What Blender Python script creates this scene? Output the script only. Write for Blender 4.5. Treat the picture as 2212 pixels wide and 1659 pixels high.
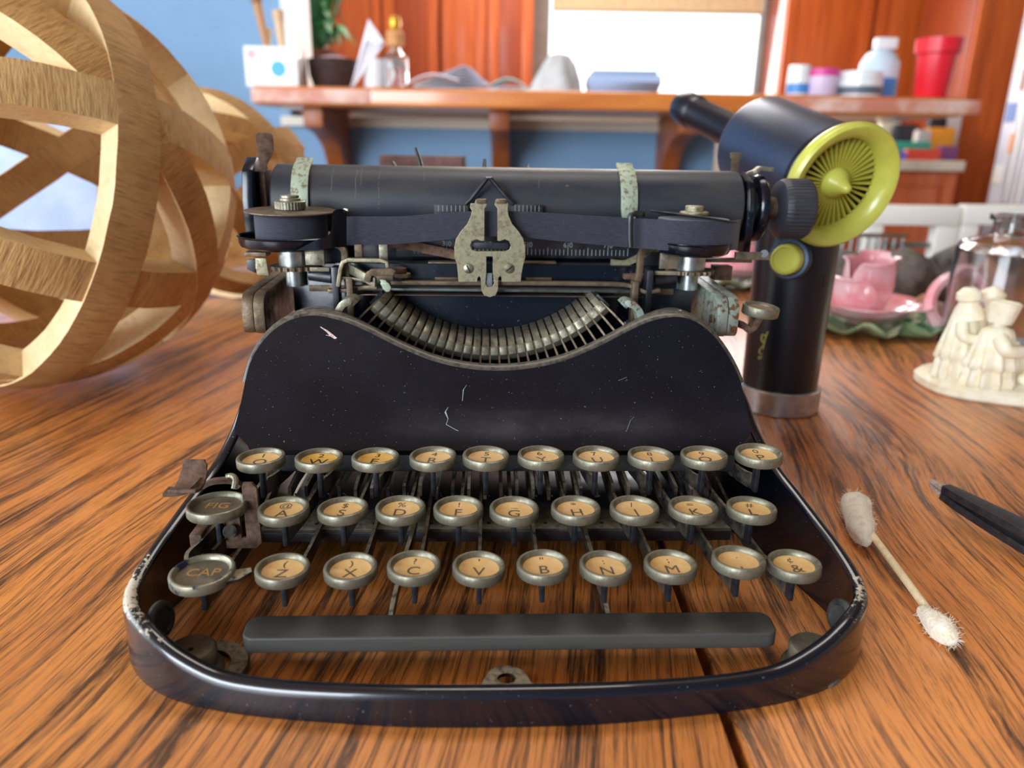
import bpy, bmesh, math, random
from mathutils import Vector, Matrix, noise
random.seed(7)
rad = math.radians
scene = bpy.context.scene
col = scene.collection
for o in list(bpy.data.objects):
    bpy.data.objects.remove(o)

# ------------------------------------------------------------------ camera
CAM_H = 0.165                       # lens height above the table top (table top is z = 0)
PITCH, ROLL, FPX = rad(17.4), rad(1.0), 1600.0
FW = Vector((0, math.cos(PITCH), -math.sin(PITCH)))
_up = Vector((0, math.sin(PITCH), math.cos(PITCH)))
_x = Vector((1, 0, 0))
RT = _x*math.cos(ROLL) + _up*math.sin(ROLL)
UP = -_x*math.sin(ROLL) + _up*math.cos(ROLL)
CAM = Vector((0, 0, CAM_H))
cd = bpy.data.cameras.new('camera')
cam = bpy.data.objects.new('camera', cd); col.objects.link(cam)
cam.matrix_world = Matrix(((RT.x, UP.x, -FW.x, 0), (RT.y, UP.y, -FW.y, 0), (RT.z, UP.z, -FW.z, CAM_H), (0, 0, 0, 1)))
cd.sensor_width = 36; cd.lens = 36*FPX/2212
cd.clip_start = .005; cd.clip_end = 60
cd.dof.use_dof = True; cd.dof.focus_distance = .295; cd.dof.aperture_fstop = 9.0
scene.camera = cam

# ------------------------------------------------------------------ light
w = bpy.data.worlds.new('daylight'); scene.world = w; w.use_nodes = True
bg = w.node_tree.nodes['Background']
bg.inputs[0].default_value = (.86, .93, 1.0, 1); bg.inputs[1].default_value = 2.8
def area(name, loc, target, sx, sy, power, color):
    l = bpy.data.lights.new(name, 'AREA'); l.shape = 'RECTANGLE'; l.size = sx; l.size_y = sy
    l.energy = power; l.color = color
    o = bpy.data.objects.new(name, l); col.objects.link(o); o.location = loc
    o.rotation_euler = (Vector(target)-Vector(loc)).to_track_quat('-Z', 'Y').to_euler()
    return o
area('patio_door_daylight', (-2.3, .2, .75), (0, .25, .05), 1.8, 1.7, 48, (.84, .92, 1))
area('rear_fill_light', (-1.7, -2.2, .7), (.3, 2.2, .1), 1.6, 1.3, 135, (.82, .91, 1))  # unseen fill added behind the camera to brighten the half wall
area('kitchen_window_daylight', (1.1, 4.4, .9), (.3, 0, .2), 1.3, .9, 40, (.92, .96, 1))
area('kitchen_fill_light', (.2, 3.3, 1.66), (.2, 3.3, 0), .9, .5, 50, (1, .93, .84))  # added fill that brightens the kitchen; no fixture known there
area('dining_fill_light', (.1, .9, 1.66), (.1, .9, 0), .8, .5, 10, (1, .95, .88))  # overhead fill added above the table, not a known fixture
scene.view_settings.view_transform = 'Standard'
scene.view_settings.look = 'None'
scene.view_settings.exposure = 0.0
scene.view_settings.gamma = 1.0
scene.view_settings.use_curve_mapping = False

# ------------------------------------------------------------------ placement helpers
def ray(x, y): return FW + RT*((x-1106)/FPX) - UP*((y-829.5)/FPX)
def at(x, y, Y):                     # the world point of depth Y seen at photo pixel x, y
    r = ray(x, y); return CAM + r*(Y/r.y)
def atz(x, y, z):
    r = ray(x, y); return CAM + r*((z-CAM_H)/r.z)
TW_O = Vector((0, .177, .0002)); TW_YAW = rad(2.5)
_c, _s = math.cos(TW_YAW), math.sin(TW_YAW)
def to_local(wp):
    d = wp-TW_O; return Vector((_c*d.x+_s*d.y, -_s*d.x+_c*d.y, d.z))
def lp(x, y, Y):                     # typewriter coordinates (mm) at its own depth Y (mm)
    r = ray(x, y); n = Vector((-_s, _c, 0)); t = (Y/1000 + n.dot(TW_O-CAM))/n.dot(r)
    return to_local(CAM+r*t)*1000

# ------------------------------------------------------------------ mesh helpers
class MB:
    def __init__(s, k=1.0): s.v = []; s.f = []; s.k = k
    def add(s, vs, fs):
        b = len(s.v); s.v += [Vector(p)*s.k for p in vs]; s.f += [tuple(i+b for i in f) for f in fs]; return s
    def box(s, x0, x1, y0, y1, z0, z1):
        return s.add([(x0,y0,z0),(x1,y0,z0),(x1,y1,z0),(x0,y1,z0),(x0,y0,z1),(x1,y0,z1),(x1,y1,z1),(x0,y1,z1)],
                     [(0,3,2,1),(4,5,6,7),(0,1,5,4),(1,2,6,5),(2,3,7,6),(3,0,4,7)])
    def rings(s, rs, closed=False, caps=True):
        n = len(rs[0]); vs = [p for r in rs for p in r]; fs = []
        m = len(rs)
        for i in range(m if closed else m-1):
            a, b = i*n, ((i+1) % m)*n
            for j in range(n):
                k = (j+1) % n; fs.append((a+j, a+k, b+k, b+j))
        if caps and not closed:
            fs.append(tuple(range(n-1, -1, -1))); fs.append(tuple((m-1)*n+j for j in range(n)))
        return s.add(vs, fs)
    def frame(s, ax):
        ax = Vector(ax).normalized(); t = Vector((0,0,1)) if abs(ax.z) < .9 else Vector((1,0,0))
        u = t.cross(ax).normalized(); return ax, u, ax.cross(u)
    def lathe(s, prof, o=(0,0,0), ax=(0,0,1), n=32, closed=False, caps=True, wob=None):
        ax, u, v = s.frame(ax); o = Vector(o); rs = []
        for r, h in prof:
            rs.append([o+ax*h+(u*math.cos(2*math.pi*i/n)+v*math.sin(2*math.pi*i/n))*(r*(wob(i/n, h) if wob else 1)) for i in range(n)])
        return s.rings(rs, closed, caps)
    def cyl(s, p0, p1, r0, r1=None, n=20):
        p0, p1 = Vector(p0), Vector(p1); r1 = r0 if r1 is None else r1
        return s.lathe([(r0,0),(r1,(p1-p0).length)], p0, p1-p0, n)
    def tube(s, path, r, n=8, closed=False):
        P = [Vector(p) for p in path]; m = len(P); rs = []; prev = None
        for i in range(m):
            a = P[(i-1) % m] if (closed or i > 0) else P[i]; b = P[(i+1) % m] if (closed or i < m-1) else P[i]
            t = (b-a).normalized()
            if prev is None: _, u, _2 = s.frame(t)
            else: u = (prev-t*prev.dot(t)).normalized()
            prev = u; v = t.cross(u); rr = r[i] if isinstance(r, (list, tuple)) else r
            rs.append([P[i]+(u*math.cos(2*math.pi*j/n)+v*math.sin(2*math.pi*j/n))*rr for j in range(n)])
        return s.rings(rs, closed)
    def strip(s, path, wdir, width, th):          # flat bar along a path: width along wdir, thickness th
        P = [Vector(p) for p in path]; wv = Vector(wdir).normalized(); rs = []
        for i in range(len(P)):
            t = (P[min(i+1, len(P)-1)]-P[max(i-1, 0)]).normalized()
            n = t.cross(wv).normalized()
            ww = (width[i] if isinstance(width, (list, tuple)) else width)/2
            rs.append([P[i]+wv*ww+n*th/2, P[i]-wv*ww+n*th/2, P[i]-wv*ww-n*th/2, P[i]+wv*ww-n*th/2])
        return s.rings(rs)
    def prism(s, poly, d):
        P = [Vector(p) for p in poly]; d = Vector(d)
        return s.rings([P, [p+d for p in P]])
    def grid(s, pts, th=None):                    # pts[i][j]; optional thickness vector
        m, n = len(pts), len(pts[0]); vs = [Vector(p) for r in pts for p in r]
        fs = [(i*n+j, i*n+j+1, (i+1)*n+j+1, (i+1)*n+j) for i in range(m-1) for j in range(n-1)]
        if th is None: return s.add(vs, fs)
        th = Vector(th); N = m*n
        fs2 = fs+[tuple(k+N for k in reversed(f)) for f in fs]
        loop = [j for j in range(n)]+[i*n+n-1 for i in range(1, m)]+[(m-1)*n+j for j in range(n-2, -1, -1)]+[i*n for i in range(m-2, 0, -1)]
        for a, b in zip(loop, loop[1:]+loop[:1]): fs2.append((b, a, a+N, b+N))
        return s.add(vs+[v+th for v in vs], fs2)
    def sphere(s, c, r, n=20, m=12, sq=(1,1,1), rot=None):
        c = Vector(c); rs = []
        for i in range(m+1):
            ph = math.pi*(i+.0001)/(m+.0002)
            ring = []
            for j in range(n):
                a = 2*math.pi*j/n; p = Vector((math.sin(ph)*math.cos(a)*sq[0], math.sin(ph)*math.sin(a)*sq[1], -math.cos(ph)*sq[2]))*r
                if rot: p = rot @ p
                ring.append(c+p)
            rs.append(ring)
        return s.rings(rs)
    def build(s, name, m, parent=None, smooth=38, bev=0, seg=2, sub=0):
        me = bpy.data.meshes.new(name)
        bm = bmesh.new(); vv = [bm.verts.new(p) for p in s.v]
        for f in s.f:
            try: bm.faces.new([vv[i] for i in f])
            except ValueError: pass
        bmesh.ops.recalc_face_normals(bm, faces=bm.faces)
        if bev:
            ed = [e for e in bm.edges if len(e.link_faces) == 2 and e.calc_face_angle(0) > rad(35)]
            bmesh.ops.bevel(bm, geom=ed, offset=bev*s.k, segments=seg, profile=.6, affect='EDGES', clamp_overlap=True)
        bm.to_mesh(me); bm.free()
        me.polygons.foreach_set('use_smooth', [True]*len(me.polygons))
        me.set_sharp_from_angle(angle=rad(smooth))
        me.materials.append(m)
        return link(name, me, parent, sub)
def link(name, me, parent=None, sub=0):
    o = bpy.data.objects.new(name, me); col.objects.link(o)
    if parent: o.parent = parent
    if sub:
        md = o.modifiers.new('s', 'SUBSURF'); md.levels = sub; md.render_levels = sub
    return o
def thing(name, label, cat, loc=(0,0,0), rz=0, group=None):
    o = bpy.data.objects.new(name, None); col.objects.link(o); o.location = loc; o.rotation_euler = (0, 0, rz)
    o.empty_display_size = .02
    return tag(o, label, cat, group)
def tag(o, label, cat, group=None):
    o['label'] = label; o['category'] = cat
    if group: o['group'] = group
    return o
def struct(o): o['kind'] = 'structure'; return o
_hid = []
def text_mesh(txt, size, extrude, align='CENTER'):
    c = bpy.data.curves.new('t', 'FONT'); c.body = txt; c.size = size; c.extrude = extrude; c.align_x = align; c.align_y = 'CENTER'
    c.resolution_u = 3
    o = bpy.data.objects.new('t', c); col.objects.link(o)
    me = bpy.data.meshes.new_from_object(o.evaluated_get(bpy.context.evaluated_depsgraph_get()))
    bpy.data.objects.remove(o); bpy.data.curves.remove(c); return me
def plate(name, loops, th, mtx, m, parent, bev=.12):   # flat plate with holes: 2D loops (mm), thickness th
    c = bpy.data.curves.new('p', 'CURVE'); c.dimensions = '2D'; c.fill_mode = 'BOTH'; c.extrude = th/2; c.bevel_depth = bev; c.bevel_resolution = 1
    for L in loops:
        sp = c.splines.new('POLY'); sp.points.add(len(L)-1); sp.use_cyclic_u = True
        for q, (x, y) in zip(sp.points, L): q.co = (x, y, 0, 1)
    o = bpy.data.objects.new('p', c); col.objects.link(o)
    me = bpy.data.meshes.new_from_object(o.evaluated_get(bpy.context.evaluated_depsgraph_get()))
    bpy.data.objects.remove(o); bpy.data.curves.remove(c)
    me.name = name; me.transform(Matrix.Diagonal((.001, .001, .001, 1)) @ mtx)
    me.polygons.foreach_set('use_smooth', [True]*len(me.polygons)); me.set_sharp_from_angle(angle=rad(35))
    me.materials.clear(); me.materials.append(m)
    return link(name, me, parent)
def smooth_path(P, n=6):
    P = [Vector(p) for p in P]; out = []
    for i in range(len(P)-1):
        p0, p1, p2, p3 = P[max(i-1,0)], P[i], P[i+1], P[min(i+2, len(P)-1)]
        for k in range(n):
            t = k/n; out.append(.5*((2*p1)+(p2-p0)*t+(2*p0-5*p1+4*p2-p3)*t*t+(3*p1-p0-3*p2+p3)*t**3))
    return out+[P[-1]]

# ------------------------------------------------------------------ materials
def lin(c):
    return tuple(((v/255)/12.92 if v/255 <= .04045 else ((v/255+.055)/1.055)**2.4) for v in c)+(1,)
def mat(name, c1, c2=None, scale=60, lo=.4, hi=.62, rough=.5, metal=0, bump=0, bscale=None, coat=0, stretch=(1,1,1), spec=.5,
        rough2=None, speck=None, alpha=None, detail=6, gen='Object', coat_rough=.1, sheen=0, trans=0, sss=0):
    m = bpy.data.materials.new(name); m.use_nodes = True; nt = m.node_tree; N = nt.nodes; L = nt.links
    b = N['Principled BSDF']
    b.inputs['Base Color'].default_value = lin(c1); b.inputs['Roughness'].default_value = rough
    b.inputs['Metallic'].default_value = metal; b.inputs['Specular IOR Level'].default_value = spec
    b.inputs['Coat Weight'].default_value = coat; b.inputs['Coat Roughness'].default_value = coat_rough
    b.inputs['Sheen Weight'].default_value = sheen; b.inputs['Transmission Weight'].default_value = trans
    if sss: b.inputs['Subsurface Weight'].default_value = sss; b.inputs['Subsurface Radius'].default_value = (.004, .003, .002)
    if c2 or bump or speck:
        tc = N.new('ShaderNodeTexCoord'); mp = N.new('ShaderNodeMapping'); mp.inputs['Scale'].default_value = stretch
        L.new(tc.outputs[gen], mp.inputs[0])
    out = None
    if c2:
        nz = N.new('ShaderNodeTexNoise'); nz.inputs['Scale'].default_value = scale; nz.inputs['Detail'].default_value = detail
        nz.inputs['Roughness'].default_value = .65; L.new(mp.outputs[0], nz.inputs['Vector'])
        rp = N.new('ShaderNodeMapRange'); rp.inputs[1].default_value = lo; rp.inputs[2].default_value = hi
        L.new(nz.outputs[0], rp.inputs[0])
        mx = N.new('ShaderNodeMix'); mx.data_type = 'RGBA'; mx.inputs[6].default_value = lin(c1); mx.inputs[7].default_value = lin(c2)
        L.new(rp.outputs[0], mx.inputs[0]); out = mx.outputs[2]
        if rough2 is not None:
            mr = N.new('ShaderNodeMapRange'); mr.inputs[3].default_value = rough; mr.inputs[4].default_value = rough2
            L.new(rp.outputs[0], mr.inputs[0]); L.new(mr.outputs[0], b.inputs['Roughness'])
    if speck:                                     # (colour, scale, threshold, strength)
        n2 = N.new('ShaderNodeTexNoise'); n2.inputs['Scale'].default_value = speck[1]; n2.inputs['Detail'].default_value = 3
        L.new(mp.outputs[0], n2.inputs['Vector'])
        r2 = N.new('ShaderNodeMapRange'); r2.inputs[1].default_value = speck[2]; r2.inputs[2].default_value = speck[2]+.04; r2.inputs[4].default_value = speck[3]
        L.new(n2.outputs[0], r2.inputs[0])
        m2 = N.new('ShaderNodeMix'); m2.data_type = 'RGBA'; m2.inputs[7].default_value = lin(speck[0])
        if out: L.new(out, m2.inputs[6])
        else: m2.inputs[6].default_value = lin(c1)
        L.new(r2.outputs[0], m2.inputs[0]); out = m2.outputs[2]
    if out: L.new(out, b.inputs['Base Color'])
    if bump:
        n3 = N.new('ShaderNodeTexNoise'); n3.inputs['Scale'].default_value = bscale or scale*3; n3.inputs['Detail'].default_value = 4
        L.new(mp.outputs[0], n3.inputs['Vector'])
        bp = N.new('ShaderNodeBump'); bp.inputs['Strength'].default_value = bump; bp.inputs['Distance'].default_value = .001
        L.new(n3.outputs[0], bp.inputs['Height']); L.new(bp.outputs[0], b.inputs['Normal'])
    return m
def dust_on_top(m, c, amount=.9, lo=.35, hi=.9):   # settled dust: upward faces are paler
    nt = m.node_tree; N = nt.nodes; L = nt.links; b = N['Principled BSDF']; s = b.inputs['Base Color']
    g = N.new('ShaderNodeNewGeometry'); sp = N.new('ShaderNodeSeparateXYZ'); L.new(g.outputs['Normal'], sp.inputs[0])
    r = N.new('ShaderNodeMapRange'); r.inputs[1].default_value = lo; r.inputs[2].default_value = hi; r.inputs[4].default_value = amount; L.new(sp.outputs[2], r.inputs[0])
    tc = N.new('ShaderNodeTexCoord'); nz = N.new('ShaderNodeTexNoise'); nz.inputs['Scale'].default_value = 500; L.new(tc.outputs['Object'], nz.inputs['Vector'])
    r2 = N.new('ShaderNodeMapRange'); r2.inputs[1].default_value = .25; r2.inputs[2].default_value = .6; L.new(nz.outputs[0], r2.inputs[0])
    mu = N.new('ShaderNodeMath'); mu.operation = 'MULTIPLY'; L.new(r.outputs[0], mu.inputs[0]); L.new(r2.outputs[0], mu.inputs[1])
    mx = N.new('ShaderNodeMix'); mx.data_type = 'RGBA'; mx.inputs[7].default_value = lin(c); L.new(mu.outputs[0], mx.inputs[0])
    if s.links: L.new(s.links[0].from_socket, mx.inputs[6])
    else: mx.inputs[6].default_value = s.default_value
    L.new(mx.outputs[2], s)
    mr = N.new('ShaderNodeMapRange'); mr.inputs[3].default_value = .35; mr.inputs[4].default_value = .85; L.new(mu.outputs[0], mr.inputs[0]); L.new(mr.outputs[0], b.inputs['Roughness'])
    return m
def glass_pane(name, tint=(1,1,1,1), gloss=.06, rough=.03):
    m = bpy.data.materials.new(name); m.use_nodes = True; nt = m.node_tree; nt.nodes.clear()
    o = nt.nodes.new('ShaderNodeOutputMaterial'); mx = nt.nodes.new('ShaderNodeMixShader')
    t = nt.nodes.new('ShaderNodeBsdfTransparent'); t.inputs[0].default_value = tint
    g = nt.nodes.new('ShaderNodeBsdfGlossy'); g.inputs['Roughness'].default_value = rough
    mx.inputs[0].default_value = gloss
    nt.links.new(t.outputs[0], mx.inputs[1]); nt.links.new(g.outputs[0], mx.inputs[2]); nt.links.new(mx.outputs[0], o.inputs[0])
    return m
def oak(name, base, mid, dark, angle, warp=.35, coat=.5, scale=1.0, off=(0,0,0)):
    """oak with dark cathedral grain running along local y, rotated by angle"""
    m = bpy.data.materials.new(name); m.use_nodes = True; nt = m.node_tree; N = nt.nodes; L = nt.links
    b = N['Principled BSDF']
    tc = N.new('ShaderNodeTexCoord')
    mp = N.new('ShaderNodeMapping'); mp.inputs['Rotation'].default_value = (0, 0, angle); mp.inputs['Location'].default_value = off
    L.new(tc.outputs['Object'], mp.inputs[0])
    # slow wander of the grain
    wn = N.new('ShaderNodeTexNoise'); wn.inputs['Scale'].default_value = 3.2*scale; wn.inputs['Detail'].default_value = 2
    ws = N.new('ShaderNodeMapping'); ws.inputs['Scale'].default_value = (1.5, .8, 1); L.new(mp.outputs[0], ws.inputs[0]); L.new(ws.outputs[0], wn.inputs['Vector'])
    sub = N.new('ShaderNodeVectorMath'); sub.operation = 'SUBTRACT'; sub.inputs[1].default_value = (.5, .5, .5); L.new(wn.outputs['Color'], sub.inputs[0])
    sc = N.new('ShaderNodeVectorMath'); sc.operation = 'SCALE'; sc.inputs['Scale'].default_value = warp*.25; L.new(sub.outputs[0], sc.inputs[0])
    ad = N.new('ShaderNodeVectorMath'); ad.operation = 'ADD'; L.new(mp.outputs[0], ad.inputs[0]); L.new(sc.outputs[0], ad.inputs[1])
    def nz(sx, sy, det, ro=.6):
        q = N.new('ShaderNodeMapping'); q.inputs['Scale'].default_value = (sx*scale, sy*scale, 20*scale); L.new(ad.outputs[0], q.inputs[0])
        n = N.new('ShaderNodeTexNoise'); n.inputs['Scale'].default_value = 1; n.inputs['Detail'].default_value = det; n.inputs['Roughness'].default_value = ro
        L.new(q.outputs[0], n.inputs['Vector']); return n.outputs[0]
    def rng(s, a, c, lo=0, hi=1):
        r = N.new('ShaderNodeMapRange'); r.inputs[1].default_value = a; r.inputs[2].default_value = c; r.inputs[3].default_value = lo; r.inputs[4].default_value = hi
        L.new(s, r.inputs[0]); return r.outputs[0]
    def mul(a, c):
        q = N.new('ShaderNodeMath'); q.operation = 'MULTIPLY'; q.use_clamp = True
        L.new(a, q.inputs[0])
        if isinstance(c, float): q.inputs[1].default_value = c
        else: L.new(c, q.inputs[1])
        return q.outputs[0]
    def mix(f, a, c):
        q = N.new('ShaderNodeMix'); q.data_type = 'RGBA'; L.new(f, q.inputs[0])
        for s, k in ((a, 6), (c, 7)):
            if isinstance(s, tuple): q.inputs[k].default_value = s
            else: L.new(s, q.inputs[k])
        return q.outputs[2]
    broad = rng(nz(22, 1.6, 3), .3, .7)
    bands = rng(nz(120, 4.2, 6, .68), .495, .585)
    fine = rng(nz(620, 14, 4, .74), .50, .63)
    streak = rng(nz(900, 60, 3, .7), .52, .68)
    c = mix(broad, lin(base), lin(mid))
    pores = mul(fine, .72)
    c = mix(pores, c, lin(dark))
    grain = mul(bands, rng(nz(420, 26, 4, .78), .36, .54))
    c = mix(mul(grain, .93), c, lin(dark))
    c = mix(mul(streak, .5), c, lin(dark))
    L.new(c, b.inputs['Base Color'])
    b.inputs['Roughness'].default_value = .42; b.inputs['Coat Weight'].default_value = coat; b.inputs['Coat Roughness'].default_value = .28
    bp = N.new('ShaderNodeBump'); bp.inputs['Strength'].default_value = .25; bp.inputs['Distance'].default_value = .0006; bp.invert = True
    L.new(fine, bp.inputs['Height']); L.new(bp.outputs[0], b.inputs['Normal'])
    return m

M = {}
M['enamel'] = mat('black_enamel', (8,12,21), (13,18,29), 30, .35, .7, rough=.16, coat=.0, coat_rough=.08, rough2=.27, spec=.42, speck=((120,125,130), 900, .70, .5), bump=.03, bscale=300)
M['enamel_dusty'] = mat('dusty_black_enamel', (20,22,26), (58,56,52), 90, .4, .72, rough=.45, rough2=.7, speck=((130,125,115), 800, .68, .45))
M['black_steel'] = mat('black_steel', (18,20,26), (38,40,46), 120, .4, .7, rough=.35, rough2=.55, spec=.6)
M['lever'] = mat('blackened_lever_steel', (30,31,34), (104,94,80), 160, .42, .68, rough=.5, rough2=.7, metal=.25)
dust_on_top(M['lever'], (150,138,114))
M['comb'] = dust_on_top(mat('comb_plate_steel', (58,54,48), (90,82,70), 200, rough=.6, metal=.2), (128,118,100))
M['roll'] = dust_on_top(mat('dusty_rolled_edge', (16,18,22), (40,38,34), 150, rough=.35, coat=.2), (112,104,88), .62, .2, .9)
M['dusty_edge'] = mat('dusty_steel_edge', (122,110,94), (84,76,66), 400, .4, .65, rough=.8)
M['nickel'] = mat('worn_nickel', (150,146,128), (96,88,72), 190, .38, .66, rough=.38, rough2=.6, metal=.75, bump=.08, bscale=900)
M['key_ring'] = mat('tarnished_key_ring', (134,132,116), (96,88,70), 210, .40, .68, rough=.40, rough2=.62, metal=.7, bump=.10, bscale=1200)
M['key_ring_blue'] = mat('tarnished_key_ring_with_blue_black_patch', (140,136,116), (36,46,76), 90, .52, .58, rough=.4, metal=.6, bump=.1, bscale=1200)
M['bright_steel'] = mat('bright_steel', (176,182,180), (120,122,116), 150, .4, .7, rough=.3, metal=.9)
M['arm_steel'] = mat('brown_tarnished_steel', (118,102,82), (84,70,54), 170, .35, .65, rough=.42, rough2=.65, metal=.65, bump=.12, bscale=900)
M['arm_green'] = mat('pale_green_steel_with_rust_spots', (138,152,140), (104,70,44), 260, .52, .60, rough=.5, metal=.35, bump=.15, bscale=900)
M['green_patina'] = mat('pale_green_patina_with_rust', (156,168,146), (112,92,68), 380, .50, .62, rough=.55, metal=.25, bump=.15, bscale=1200)
M['rust'] = mat('rusted_steel', (106,82,66), (70,48,36), 240, .38, .62, rough=.75, metal=.3, bump=.2, bscale=1500)
M['guide'] = mat('tarnished_brass_guide', (150,143,116), (104,94,74), 420, .45, .70, rough=.45, rough2=.65, metal=.6, bump=.1, bscale=1500)
M['rubber'] = mat('black_platen_rubber', (31,36,47), (50,50,52), 60, .38, .68, rough=.42, rough2=.55, stretch=(.35,1,1), speck=((150,128,100), 420, .73, .45), spec=.5)
M['ribbon'] = mat('inked_ribbon_cloth', (32,33,45), (50,51,66), 900, .40, .66, rough=.85, stretch=(.3,1,3), sheen=.2)
M['paper_key'] = mat('aged_cream_paper', (244,208,150), (224,178,116), 130, .38, .70, rough=.6)
M['paper_key_yellow'] = mat('yellowed_paper', (244,200,104), (214,160,70), 130, .38, .70, rough=.6)
M['key_dark'] = mat('dark_key_card', (106,100,88), (86,80,70), 200, rough=.5)
M['ink'] = mat('faded_ink', (98,86,76), rough=.8)
M['ink_dark'] = mat('dark_ink', (48,44,42), rough=.8)
M['ink_gold'] = mat('tan_ink', (184,134,74), rough=.7)
M['white_ink'] = mat('scale_paint', (150,158,166), rough=.7)
M['space'] = mat('dull_black_wood', (50,49,47), (72,70,66), 40, .35, .7, rough=.45, rough2=.6, stretch=(.15,1,1), speck=((140,140,135), 700, .72, .4), spec=.4)
M['key_glass'] = glass_pane('key_glass', (.97,.96,.93,1), .05, .08)
M['foot_rubber'] = mat('dusty_rubber', (80,74,64), (116,106,88), 140, .4, .7, rough=.85)
# chipped enamel: chips follow a per-vertex wear amount along the rim
def chipped_enamel():
    m = M['enamel'].copy(); m.name = 'chipped_black_enamel'; nt = m.node_tree; N = nt.nodes; L = nt.links
    b = N['Principled BSDF']; src = b.inputs['Base Color'].links[0].from_socket
    a = N.new('ShaderNodeAttribute'); a.attribute_name = 'wear'
    tc = N.new('ShaderNodeTexCoord'); nz = N.new('ShaderNodeTexNoise'); nz.inputs['Scale'].default_value = 420; nz.inputs['Detail'].default_value = 6; nz.inputs['Roughness'].default_value = .7
    L.new(tc.outputs['Object'], nz.inputs['Vector'])
    ad = N.new('ShaderNodeMath'); ad.operation = 'ADD'; L.new(a.outputs['Fac'], ad.inputs[0]); L.new(nz.outputs[0], ad.inputs[1])
    r = N.new('ShaderNodeMapRange'); r.inputs[1].default_value = 1.03; r.inputs[2].default_value = 1.08; L.new(ad.outputs[0], r.inputs[0])
    mx = N.new('ShaderNodeMix'); mx.data_type = 'RGBA'; mx.inputs[7].default_value = lin((182,172,152)); L.new(src, mx.inputs[6]); L.new(r.outputs[0], mx.inputs[0])
    L.new(mx.outputs[2], b.inputs['Base Color'])
    mr = N.new('ShaderNodeMapRange'); mr.inputs[3].default_value = .25; mr.inputs[4].default_value = .6; L.new(r.outputs[0], mr.inputs[0]); L.new(mr.outputs[0], b.inputs['Roughness'])
    mc = N.new('ShaderNodeMapRange'); mc.inputs[3].default_value = .6; mc.inputs[4].default_value = 0; L.new(r.outputs[0], mc.inputs[0]); L.new(mc.outputs[0], b.inputs['Coat Weight'])
    return m
M['chipped'] = chipped_enamel()

# ================================================================== TYPEWRITER (local millimetres)
TW = thing('typewriter', 'antique black portable typewriter with round cream keys standing on the oak table', 'typewriter', TW_O, TW_YAW)
def mm(): return MB(.001)

# ---- frame: a band that runs round the front and rises at both sides
st = [(0,4.3,12.2),(30,5,12),(57,7.7,11.2),(75,10.2,11.2),(89,13.2,12.4),(103,18,17),(113,24,20.8),(120.5,31,22.4),(125.3,38.5,22.8),(127.2,47,24.6),
      (126.3,60,28.4),(123.8,73,32.6),(120.6,88,37.6),(116.6,104,43.6),(112.6,117,53),(109.6,127,64),(107.5,140,71),(106,165,74),(105,200,74),(104,235,66)]
pts = [(-x, y, z) for x, y, z in reversed(st[1:])]+st
pts = smooth_path(pts, 5)
sec = [(0,0),(-.3,2),(0,4),(0,-3.2),(.35,-1.2),(1.3,-.15),(2.6,.1),(4.2,-.1),(5.0,-.9),(4.9,-2.1),(3.2,-3.0),(2.6,-4.2),(2.6,0)]
fr = mm(); wear = []
for i, p in enumerate(pts):
    t = (pts[min(i+1, len(pts)-1)]-pts[max(i-1, 0)]); n = Vector((-t.y, t.x, 0)).normalized()
    if i == 0: rs = []
    ring = []
    for k, (u, h) in enumerate(sec):
        z = h if k in (0,1,2,12) else p.z+h
        ring.append(Vector((p.x, p.y, 0))+n*u+Vector((0,0,z)))
        corner = max(0, 1-abs(p.y-40)/58) if p.y > 14 else (.45 if p.y > 8 else .12)
        wear.append((.62 if 4 <= k <= 7 else (.34 if k in (3,8) else .14))*corner*(1.05 if p.x < 0 else .9))
    rs.append(ring)
fr.rings(rs)
me = bpy.data.meshes.new('frame'); me.from_pydata([tuple(v) for v in fr.v], [], fr.f)
me.attributes.new('wear', 'FLOAT', 'POINT').data.foreach_set('value', wear)
bm = bmesh.new(); bm.from_mesh(me); bmesh.ops.recalc_face_normals(bm, faces=bm.faces); bm.to_mesh(me); bm.free()
me.polygons.foreach_set('use_smooth', [True]*len(me.polygons)); me.set_sharp_from_angle(angle=rad(50)); me.materials.append(M['chipped'])
FRAME = link('frame', me, TW)
# lug with a hole at the middle of the front
lug = [(-17,0),(17,0),(12,3),(9,10),(6.5,14.5),(2,16.5),(-2,16.5),(-6.5,14.5),(-9,10),(-12,3)]
hole = [(3.1*math.cos(a*math.pi/8), 10.5+2.6*math.sin(a*math.pi/8)) for a in range(16)]
plate('front_lug', [[(x*.8, y) for x, y in lug], hole], 1.2, Matrix.Translation((0.8, 10.2, 3.6)), M['lever'], FRAME)

# ---- front cover plate (concave, with two humps)
PROF = [(49,97.5),(51,98.6),(54,103),(58,109.5),(63,117),(70,125),(80,133),(90,139.5),(102,146.5),(110,151)]
def prof(z):
    for (z0, y0), (z1, y1) in zip(PROF, PROF[1:]):
        if z <= z1: t = (z-z0)/(z1-z0); return y0+(y1-y0)*t
    return PROF[-1][1]
def on_cover(x, y):
    lo = 100
    Y = 120.
    for _ in range(40):
        q = lp(x, y, Y); Y = Y+.5*(prof(min(max(q.z, 49), 110))-Y)
    return lp(x, y, Y)
edge = [(529,826),(540,785),(560,747),(590,714),(625,692),(665,682),(700,684),(750,697),(800,719),(860,749),(930,778),(1000,795),(1075,801),(1150,795),(1220,779),
        (1290,750),(1350,719),(1400,696),(1440,686),(1478,686),(1515,702),(1548,733),(1575,772),(1592,805),(1601,828)]
top = smooth_path([on_cover(*e) for e in edge], 3)
nT = len(top); cov = []
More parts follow.
